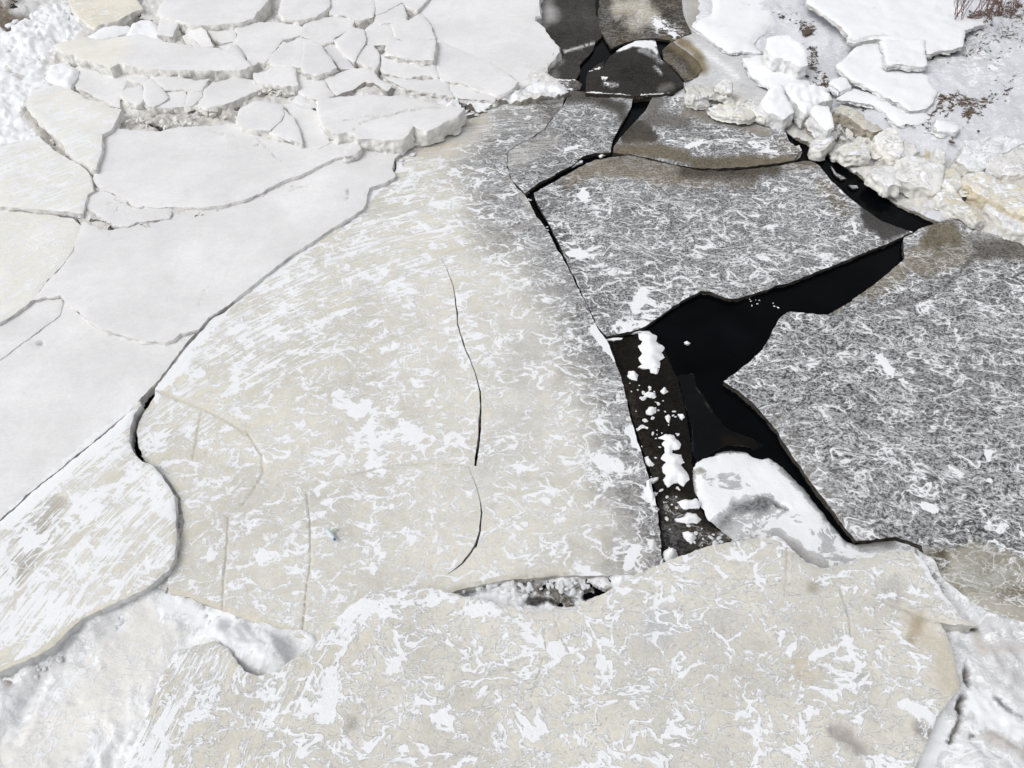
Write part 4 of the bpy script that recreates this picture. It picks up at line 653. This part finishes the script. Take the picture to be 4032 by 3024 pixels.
slab('slush', S('2690,345 2760,330 2860,350 2960,380 3050,400 3120,430 3200,400 3300,420 3380,520 3480,560 3620,600 3780,640 4032,640 4600,700 4800,1100 4032,960 3960,900 3900,925 3815,895 3700,850 3640,830 3560,795 3490,740 3420,690 3330,630 3260,590 3200,555 3130,520 3080,480 2990,450 2860,410 2700,372'),
     z=.05, thick=.07, hfun=shore_h, kind='stuff', amp=4, step=9, rnd=.45, rdz=.065, ice=(.62, .60, .555), snow=.46, side=(.3, .28, .24), lump=.06, lfreq=6.5, relief=.03, rough=.7,
     paint=[P('3220,590 3300,640 3420,720 3480,760', r=26, s=.9, ice=(.60, .60, .61), snow=.55), P('3520,790 3640,840 3780,900', r=26, s=.9, ice=(.45, .44, .43), snow=.4, lump=.4), P(Z(3, 0, '700,1000 800,1060 880,1120 700,1130'), r=35, s=.4, frost=-1, snow=.3, n=1, nf=25, z=-.08), P(Z(3, 0, '300,900 340,980'), r=15, s=.4, frost=-1, snow=.3), P(Z(3, 0, '200,1000 60,1010'), r=17, s=.4, frost=-.8, snow=.5, n=1, nf=25),
            P(Z(3, 0, '430,1080 560,1140 640,1160'), r=22, s=.8, ice=(.45, .37, .24), snow=.2, n=1, nf=25), P(Z(3, 0, '1250,1590 1450,1640 1700,1659'), r=15, s=.4, frost=-.8, snow=.5, n=1, nf=25), P(Z(3, 0, '950,1300 1000,1330 1150,1400 1200,1360'), r=12, s=.8, ice=(.4, .33, .22), snow=.15, n=1, nf=25), P(Z(3, 1, '1900,60 2100,110'), r=8, s=.6, ice=(.05, .045, .04), snow=0), P(Z(3, 0, '1330,1360 1450,1380'), r=14, ice=(.55, .49, .37), snow=.2)])

# ------------------------------------------------------------------ chunks: snow clumps, ice rubble, stones
def clump_mesh(name, seed, sub=3, flat=.55, amp=.32, mat=CLUMP, facet=False):
    import bmesh
    bm = bmesh.new(); bmesh.ops.create_icosphere(bm, subdivisions=sub, radius=1)
    V = np.array([v.co[:] for v in bm.verts]); r = random.Random(seed)
    if facet:
        for _ in range(9):
            n = np.array([r.gauss(0, 1), r.gauss(0, 1), r.gauss(0, 1)*.8]); n /= np.linalg.norm(n); d = r.uniform(.45, .75)
            k = V@n; over = k > d; V[over] -= np.outer(k[over]-d, n)
    nz = fbm(V[:, 0]*1.8+seed+V[:, 2], V[:, 1]*1.8-V[:, 2]*.7, 4, seed)
    V = V*(1+amp*nz*(.35 if facet else 1))[:, None]; V[:, 2] *= flat
    for v, c in zip(bm.verts, V): v.co = c
    for f in bm.faces: f.smooth = not facet
    me = bpy.data.meshes.new(name); bm.to_mesh(me); bm.free(); me.materials.append(mat); return me
RUBBLE = simple('rubble_ice', (.72, .705, .67), .6, .3, .10, 9, .4)
CL = [clump_mesh('snow_clump', s) for s in range(6)]; RB = [clump_mesh('ice_chunk', 40+s, 2, .6, .3, RUBBLE, True) for s in range(7)]; ST = [clump_mesh('stone', 80+s, 2, .55, .25, STONE, True) for s in range(5)]
PL = [clump_mesh('ice_splinter', 60+s, 2, .22, .3, RUBBLE, True) for s in range(6)]
def put(name, me, px, py, z, sx, sy, rot, label, cat, group, tl=.2):
    x, y, _ = unproj(px, py, z); ppm = FOC/math.hypot(math.hypot(float(x), float(y)), CH)
    o = bpy.data.objects.new(name, me); o.location = (float(x), float(y), z)
    a, b = sx/ppm, sy/ppm; o.scale = (a, b, min(a, b)*random.uniform(.6, 1)); o.rotation_euler = (random.uniform(-tl, tl), random.uniform(-tl, tl), rot); COL.objects.link(o); tag(o, label, cat, group); return o
def along(pts, n, w, fn):
    Pp = np.array(pts, float); seg = np.hypot(*np.diff(Pp, axis=0).T); cum = np.r_[0, np.cumsum(seg)]
    for i in range(n):
        t = random.uniform(0, cum[-1]); k = min(len(seg)-1, int(np.searchsorted(cum, t, 'right')-1)); f = (t-cum[k])/seg[k]
        q = Pp[k]*(1-f)+Pp[k+1]*f; fn(q[0]+random.gauss(0, w), q[1]+random.gauss(0, w*.7))
# big clumps in the lead: flattened snow patches with their own outlines
def C(label, poly, z=-.045, **k):
    d = dict(thick=.03, amp=5, step=7, ice=SNOW, snow=.95, rough=.6, rnd=.05, rdz=.02, relief=.012, side=(.6, .6, .6), cat='snow clump', group='snow clumps frozen onto the dark lead', sideamp=.015, swell=.035); d.update(k)
    return slab('snow_clump', poly, z=z+.03, label=label, **d)
C('long ragged snow clump nearest the head of the black lead', Z(2, 1, '1140,1240 1230,1215 1290,1260 1290,1310 1360,1350 1340,1400 1370,1440 1330,1480 1330,1530 1240,1540 1130,1525 1170,1490 1140,1440 1180,1400 1140,1350 1180,1310 1150,1290'))
C('roundish snow clump just below the long ragged one', Z(2, 1, '1240,1550 1290,1540 1315,1560 1300,1590 1250,1585'))
C('tallest snow clump in the middle of the dark lead', Z(2, 2, '1310,485 1380,445 1450,455 1470,500 1510,540 1500,580 1440,590 1440,620 1510,630 1535,700 1500,720 1560,780 1580,840 1540,910 1480,870 1400,905 1360,850 1380,800 1350,740 1390,700 1340,660 1370,620 1360,560 1340,540 1370,505'))
C('small snow clump left of the tallest one, by the beige floe', Z(2, 2, '1190,660 1230,655 1260,700 1290,720 1240,740 1200,700'))
C('upper of two broad snow clumps at the foot of the lead', Z(2, 2, '1470,1050 1540,1030 1600,1035 1640,1015 1680,1050 1670,1100 1600,1110 1530,1110 1500,1080'))
C('lower of two broad snow clumps at the foot of the lead', Z(2, 2, '1450,1185 1520,1170 1560,1130 1640,1140 1690,1190 1660,1230 1560,1230 1470,1215'))
C('heart-shaped snow clump under the two broad ones', Z(2, 2, '1520,1310 1570,1300 1620,1310 1650,1350 1610,1410 1560,1390 1530,1350'))
C('round snow ball at the bottom corner of the dark lead', Z(2, 2, '1350,1490 1400,1440 1460,1470 1475,1530 1430,1560 1380,1575 1350,1540'), swell=.08)
C('lumpy snow clump at the top left of the clump-strewn strip', Z(2, 1, '1050,1560 1100,1555 1140,1600 1135,1650 1080,1640 1045,1610'))
C('small oval snow clump in the clump-strewn strip', Z(2, 2, '1195,100 1230,80 1290,95 1280,125 1210,130'))
C('star-shaped snow clump at the top right of the clump-strewn strip', Z(2, 2, '1325,80 1355,40 1375,70 1395,85 1360,110 1340,95'))
C('middle-sized snow clump below the small oval one', Z(2, 2, '1200,250 1230,215 1290,225 1295,270 1250,290 1210,270'))
C('bent snow clump on the right side of the strip, above the tallest one', Z(2, 2, '1370,290 1410,280 1430,300 1410,340 1380,310'))
C('curved snow clump at the right rim of the clump-strewn strip', Z(2, 2, '1480,285 1530,285 1550,310 1530,335 1500,305'))
C('hooked snow crest overhanging the strip from the beige floe', Z(2, 2, '1205,850 1260,825 1315,825 1315,845 1250,860 1245,900 1280,960 1285,1050 1240,1040 1215,960'), z=-.005)
C('short snow bar near the left rim above the tallest clump', Z(2, 2, '1115,410 1160,378 1230,390 1225,405 1150,415 1125,425'))
C('snow on the small lead at the end of the thin crack', Z(2, 0, '490,1440 530,1410 580,1410 640,1388 640,1410 560,1450 500,1450'), swell=.02)
C('snow nugget at the tip of the small upper lead', Z(2, 0, '785,1335 830,1325 860,1345 830,1358 790,1350'), swell=.02)
C('floating snow scrap on the open black water', Z(2, 1, '1535,1310 1560,1298 1590,1318 1560,1325'), swell=.01, step=5, amp=1)
C('thin white sliver of ice on the edge of the open water', Z(2, 1, '850,1290 920,1275 1000,1272 990,1285 920,1297'), swell=.005, step=5, amp=1)
C('thin white sliver further along the open water', Z(2, 1, '1060,1228 1150,1213 1240,1215 1180,1222 1090,1232'), swell=.005, step=5, amp=1)
C('snow nugget at the corner of the upper small lead', Z(2, 1, '125,20 160,0 185,5 160,30 150,50 125,45'), swell=.02, step=5)
SP_ = dict(meshes=PL, name='ice_splinter', cat='ice splinter')
def bits(pts, n, w, lo, hi, z, group, label, flat=1.0, meshes=CL, name='snow_clump', cat='snow clump'):
    def f(px, py):
        s = math.exp(random.uniform(math.log(lo), math.log(hi))); zz = z if z < 5 else on_shore(px, py, z-10)
        put(name, random.choice(meshes), px, py, zz, s, s*random.uniform(.5, .9), random.uniform(0, 6.3), label, cat, group, {'ice_splinter': .8, 'ice_chunk': .5}.get(name, .2))
    along(pts, n, w, f)
bits(S('2480,1500 2560,1560 2620,1650 2650,1700'), 34, 38, 3, 12, -.045, 'scattered snow bits on the dark lead', 'little snow bit on the dark clump-strewn ice of the lead', name='snow_lump', cat='snow lump')
bits(S('2520,1680 2600,1900 2680,2080 2800,2110'), 30, 34, 3, 11, -.045, 'snow bits round the foot of the lead', 'little snow bit at the foot of the dark lead')
bits(S('2740,2120 2850,2130 2920,2120'), 14, 12, 5, 14, -.04, 'snow bits against the bottom floe', 'snow bit lying against the top edge of the bottom floe')
bits(S('2950,1180 3040,1210 3075,1190'), 10, 14, 2, 5, -.055, 'specks of ice floating in the open lead', 'tiny ice speck floating in the narrow waist of the lead')
bits(S('2080,770 2180,960 2320,1230'), 16, 6, 3, 9, -.03, 'snow bits in the thin black crack', 'snow bit caught in the thin black crack')
bits(S('1720,370 1800,395 1900,400 1960,385 2060,355 2160,340 2250,350'), 60, 9, 7, 17, .03, 'snow chunks of the small ridge left of the dome', 'white snow chunk on the little ridge left of the dark dome', name='snow_chunk', cat='snow chunk')
bits(S('1560,660 1700,540 1850,450 1960,400'), 26, 10, 5, 12, .05, 'snow chunks along the upper rim of the beige floe', 'white snow chunk on the upper rim of the beige floe', name='snow_chunk', cat='snow chunk')
bits(S('2360,322 2470,372 2560,376'), 9, 4, 2, 5, .04, 'snow grains on the front edge of the dome', 'snow grain on the front edge of the dark dome')
bits(S('1820,2310 1950,2300 2100,2320 2250,2310 2350,2290'), 60, 18, 6, 17, -.01, 'snow chunks in the dark pocket between the floes', 'snow chunk in the dark pocket above the bottom floe')
bits(S('450,480 560,480 680,490 800,460'), 46, 12, 7, 18, .14, 'ice chunks of the rubble band on the left', 'white ice chunk in the rubble band above the broad slab', meshes=RB, name='ice_chunk', cat='ice chunk')
bits(z1('20,760 150,800 300,800 340,830'), 34, 14, 7, 17, .12, 'ice chunks below the notched slab', 'ice chunk in the crumbling face below the notched slab', meshes=RB, name='ice_chunk', cat='ice chunk')
bits(z1('860,780 1000,770 1150,800 1350,800 1500,840 1650,880'), 52, 12, 6, 15, .05, 'ice chunks behind the boat-shaped slab', 'ice chunk in the rubble behind the boat-shaped slab', meshes=RB, name='ice_chunk', cat='ice chunk')
bits(z1('1150,680 1250,700 1420,690'), 14, 8, 5, 11, .05, 'ice chunks under the thick slab', 'ice chunk crumbled under the thick slab of the jam', meshes=RB, name='ice_chunk', cat='ice chunk')
bits(S('110,470 160,520 210,570 280,640 340,690 350,730'), 60, 11, 7, 17, .06, 'ice chunks in the grey joint between the cream slabs', 'ice chunk in the grey joint between the cream slabs', meshes=RB, name='ice_chunk', cat='ice chunk')
bits(z0('1500,950 1800,960 1900,1000 2100,1020'), 24, 12, 8, 18, .12, 'ice chunks above the broad slab', 'larger ice chunk just above the broad white slab', meshes=RB, name='ice_chunk', cat='ice chunk')
bits(S('20,120 90,200 60,330 40,440'), 50, 40, 10, 26, .08, 'snow lumps in the upper left corner', 'rounded snow lump in the upper left corner', name='snow_lump', cat='snow lump')
bits(S('150,60 230,40 270,90'), 22, 22, 9, 22, .10, 'snow lumps in front of the cream rippled floe', 'rounded snow lump beside the cream rippled floe', name='snow_lump', cat='snow lump')
bits(S('80,2700 260,2570 400,2470 560,2410'), 26, 16, 6, 15, .01, 'snow lumps under the thick edge of the cream floe', 'snow lump under the thick edge of the cream triangular floe', name='snow_lump', cat='snow lump')
bits(S('680,2370 830,2450 1000,2530 1160,2580'), 34, 24, 7, 20, .01, 'snow lumps below the beige floe', 'snow lump in the white hollow below the beige floe', name='snow_lump', cat='snow lump')
bits(S('3140,445 3220,475 3320,525 3420,575 3480,625'), 110, 18, 8, 26, 10.09, 'ice splinters at the foot of the snow boulders', 'ice splinter in the rubble under the snow boulders', **SP_)
bits(S('3500,610 3580,665 3720,700 3850,765 3990,840'), 110, 24, 8, 26, 10.10, 'ice splinters between the big ridge blocks', 'ice splinter between the pale blocks of the ridge', **SP_)
bits(S('2700,385 2800,380 2900,400 3000,440 3100,430'), 60, 14, 7, 20, 10.05, 'ice splinters at the left end of the ridge', 'ice splinter at the left end of the shore ridge', **SP_)
SB = dict(meshes=ST, name='stone', cat='stone')
bits(z3('350,360 450,440 450,560 540,700 620,800'), 46, 9, 3, 8, 10.0, 'stones in the dirt track', 'brown stone in the dirt track left of the long snow slab', **SB)
bits(z3('870,950 1000,940 1150,1040 1300,1100 1480,1080'), 46, 9, 3, 8, 10.0, 'stones in the gully below the snow tongue', 'brown stone in the gully below the low snow tongue', **SB)
bits(z3('1550,990 1700,980 1900,990 1760,1080'), 34, 14, 2, 7, 10.0, 'stones around the isolated snow slab', 'small dark stone near the isolated snow slab', **SB)
bits(z3('1520,500 1800,480 2000,380 2200,300 2000,560'), 80, 26, 2, 7, 10.0, 'stones on the bank right of the great shelf', 'dark stone poking through snow right of the great shelf', **SB)
bits(z3('2000,800 2100,860 2180,740'), 16, 10, 3, 8, 10.0, 'stones at the right edge of the shore', 'dark stone in the snow at the right edge of the shore', **SB)
bits(z3('60,120 300,170 370,280 420,290'), 16, 9, 3, 9, 10.0, 'stones above the layered snow block', 'dark stone on the snow above the thick layered block', **SB)
def rock(label, px, py, a, b, z, i): put('rock', ST[i], px, py, on_shore(px, py, .03), a, b, random.uniform(0, 3), label, 'rock', None)
rock('black boulder on the snow right of the layered block', *z3('390,285')[0], 26, 20, .10, 1)
rock('brown rounded rock just above the snow boulders', *z3('390,665')[0], 12, 9, .12, 2)
rock('grey rock left above the snow boulders', *z3('205,672')[0], 11, 8, .10, 3)
rock('lone grey pebble right of the isolated snow slab', *z3('1885,1140')[0], 9, 7, .2, 0)
rock('brown flat rock below the stony patch', *z3('1655,1235')[0], 14, 9, .19, 4)

FG = 'thin ice plates floating in the upper right lead'
for lb, pl, ic in (('small pale three-cornered plate at the inner corner of the upper right lead', z3('265,1290 325,1260 345,1310 300,1340'), (.6, .58, .55)), ('dark glassy plate beside the small pale one in the upper right lead', z3('255,1400 300,1330 350,1320 330,1370 290,1400'), (.20, .19, .17)),
                   ('bright wedge of ice where the upper right lead narrows', z3('455,1345 545,1345 548,1392 500,1378'), (.7, .7, .7)), ('grey sliver floating along the left bank of the upper right lead', z3('600,1440 650,1500 735,1555 690,1562 630,1510'), (.22, .22, .23)), ('lone grey flake floating below the sliver in the upper right lead', z3('755,1610 830,1615 840,1635 790,1645'), (.28, .28, .29))):
    slab('ice_plate', pl, z=-.03, thick=.03, amp=1.2, step=6, ice=ic, snow=.4, frost=.2, side=DS, label=lb, cat='ice plate', group=FG)
# ------------------------------------------------------------------ bare shrub at the top right corner, litter on the beige floe
def tube(me_v, me_f, pts, r0, r1, n=5):
    base_i = len(me_v)
    for k, p in enumerate(pts):
        r = r0+(r1-r0)*k/(len(pts)-1)
        d = (Vector(pts[min(k+1, len(pts)-1)])-Vector(pts[max(k-1, 0)])).normalized(); a = d.orthogonal().normalized(); b = d.cross(a)
        for i in range(n):
            t = 2*math.pi*i/n; me_v.append(Vector(p)+a*math.cos(t)*r+b*math.sin(t)*r)
    for k in range(len(pts)-1):
        for i in range(n):
            j = (i+1) % n; me_f.append((base_i+k*n+i, base_i+k*n+j, base_i+(k+1)*n+j, base_i+(k+1)*n+i))
def shrub(label, px, py, z, n, h, spread):
    x, y, _ = (float(q) for q in unproj(px, py, z)); root = bpy.data.objects.new('bare_shrub', None); root.location = (x, y, z); COL.objects.link(root); tag(root, label, 'shrub', 'bare shrubs at the top right corner')
    for i in range(n):
        a = random.uniform(0, 6.28); s = random.uniform(.3, 1)*spread; hh = h*random.uniform(.6, 1.1); V, F_ = [], []
        bx_, by_ = random.uniform(-.35, .35), random.uniform(-.12, .12); pts = []
        for k in range(7):
            t = k/6; pts.append((bx_+math.cos(a)*s*t**1.3+random.uniform(-.012, .012), by_+math.sin(a)*s*.6*t**1.3, hh*t))
        tube(V, F_, pts, .006, .002)
        for q in range(3):
            k = random.randint(2, 5); p0 = Vector(pts[k]); d = Vector((random.uniform(-1, 1), random.uniform(-.5, .5), 1.4)).normalized()*hh*random.uniform(.2, .4)
            tube(V, F_, [p0, p0+d*.5+Vector((random.uniform(-.02, .02), 0, 0)), p0+d], .0035, .0015)
        me = bpy.data.meshes.new('stem'); me.from_pydata(V, [], F_); me.materials.append(TWIG)
        o = bpy.data.objects.new('stem', me); o.parent = root; COL.objects.link(o)
shrub('bare reddish shrub growing on the left of the dark bank corner', *z3('1830,150')[0], .40, 24, .8, .45)
shrub('bare reddish shrub growing on the right of the dark bank corner', *z3('2030,130')[0], .24, 22, .8, .4)
# crumpled bottle
bx0, by0, _ = (float(q) for q in unproj(1292, 2098, .03)); bz0 = .03-.012*(bx0+2.0)+.03
def lathe(name, prof, mat, parent=None):
    V, F_ = [], []; n = 14
    for r, h in prof:
        for i in range(n):
            t = 2*math.pi*i/n; V.append((r*math.cos(t), r*math.sin(t), h))
    for k in range(len(prof)-1):
        for i in range(n):
            j = (i+1) % n; F_.append((k*n+i, k*n+j, (k+1)*n+j, (k+1)*n+i))
    me = bpy.data.meshes.new(name); me.from_pydata(V, [], F_); me.materials.append(mat)
    for p in me.polygons: p.use_smooth = True
    o = bpy.data.objects.new(name, me); COL.objects.link(o); o.parent = parent; return o
bot = bpy.data.objects.new('bottle', None); bot.location = (bx0, by0, bz0+.02); bot.rotation_euler = (math.radians(86), 0, math.radians(40)); bot.scale = (.75, .75, .75); COL.objects.link(bot)
tag(bot, 'tiny clear bottle with a blue cap lying on the snowy part of the beige floe', 'bottle')
lathe('bottle_body', [(0, 0), (.026, .002), (.03, .01), (.03, .06), (.027, .08), (.03, .10), (.028, .13), (.014, .155), (.012, .165)], PLASTIC, bot); lathe('cap', [(.0145, .163), (.0145, .18), (.013, .183), (0, .183)], BLUE, bot)
wv = []; wf = []
for j in range(4):
    for i in range(7): wv.append((i*.012, j*.011, .006*math.sin(i*1.7+j)+.004))
for j in range(3):
    for i in range(6): wf.append((j*7+i, j*7+i+1, (j+1)*7+i+1, (j+1)*7+i))
wm = bpy.data.meshes.new('wrapper'); wm.from_pydata(wv, [], wf); wm.materials.append(GREEN)
wo = bpy.data.objects.new('wrapper', wm); wx, wy, _ = (float(q) for q in unproj(1312, 2098, .03)); wo.location = (wx, wy, bz0); wo.rotation_euler = (.1, 0, .4); wo.scale = (.6, .6, .6); COL.objects.link(wo); tag(wo, 'crinkled pale green wrapper scrap beside the blue-capped bottle', 'wrapper')
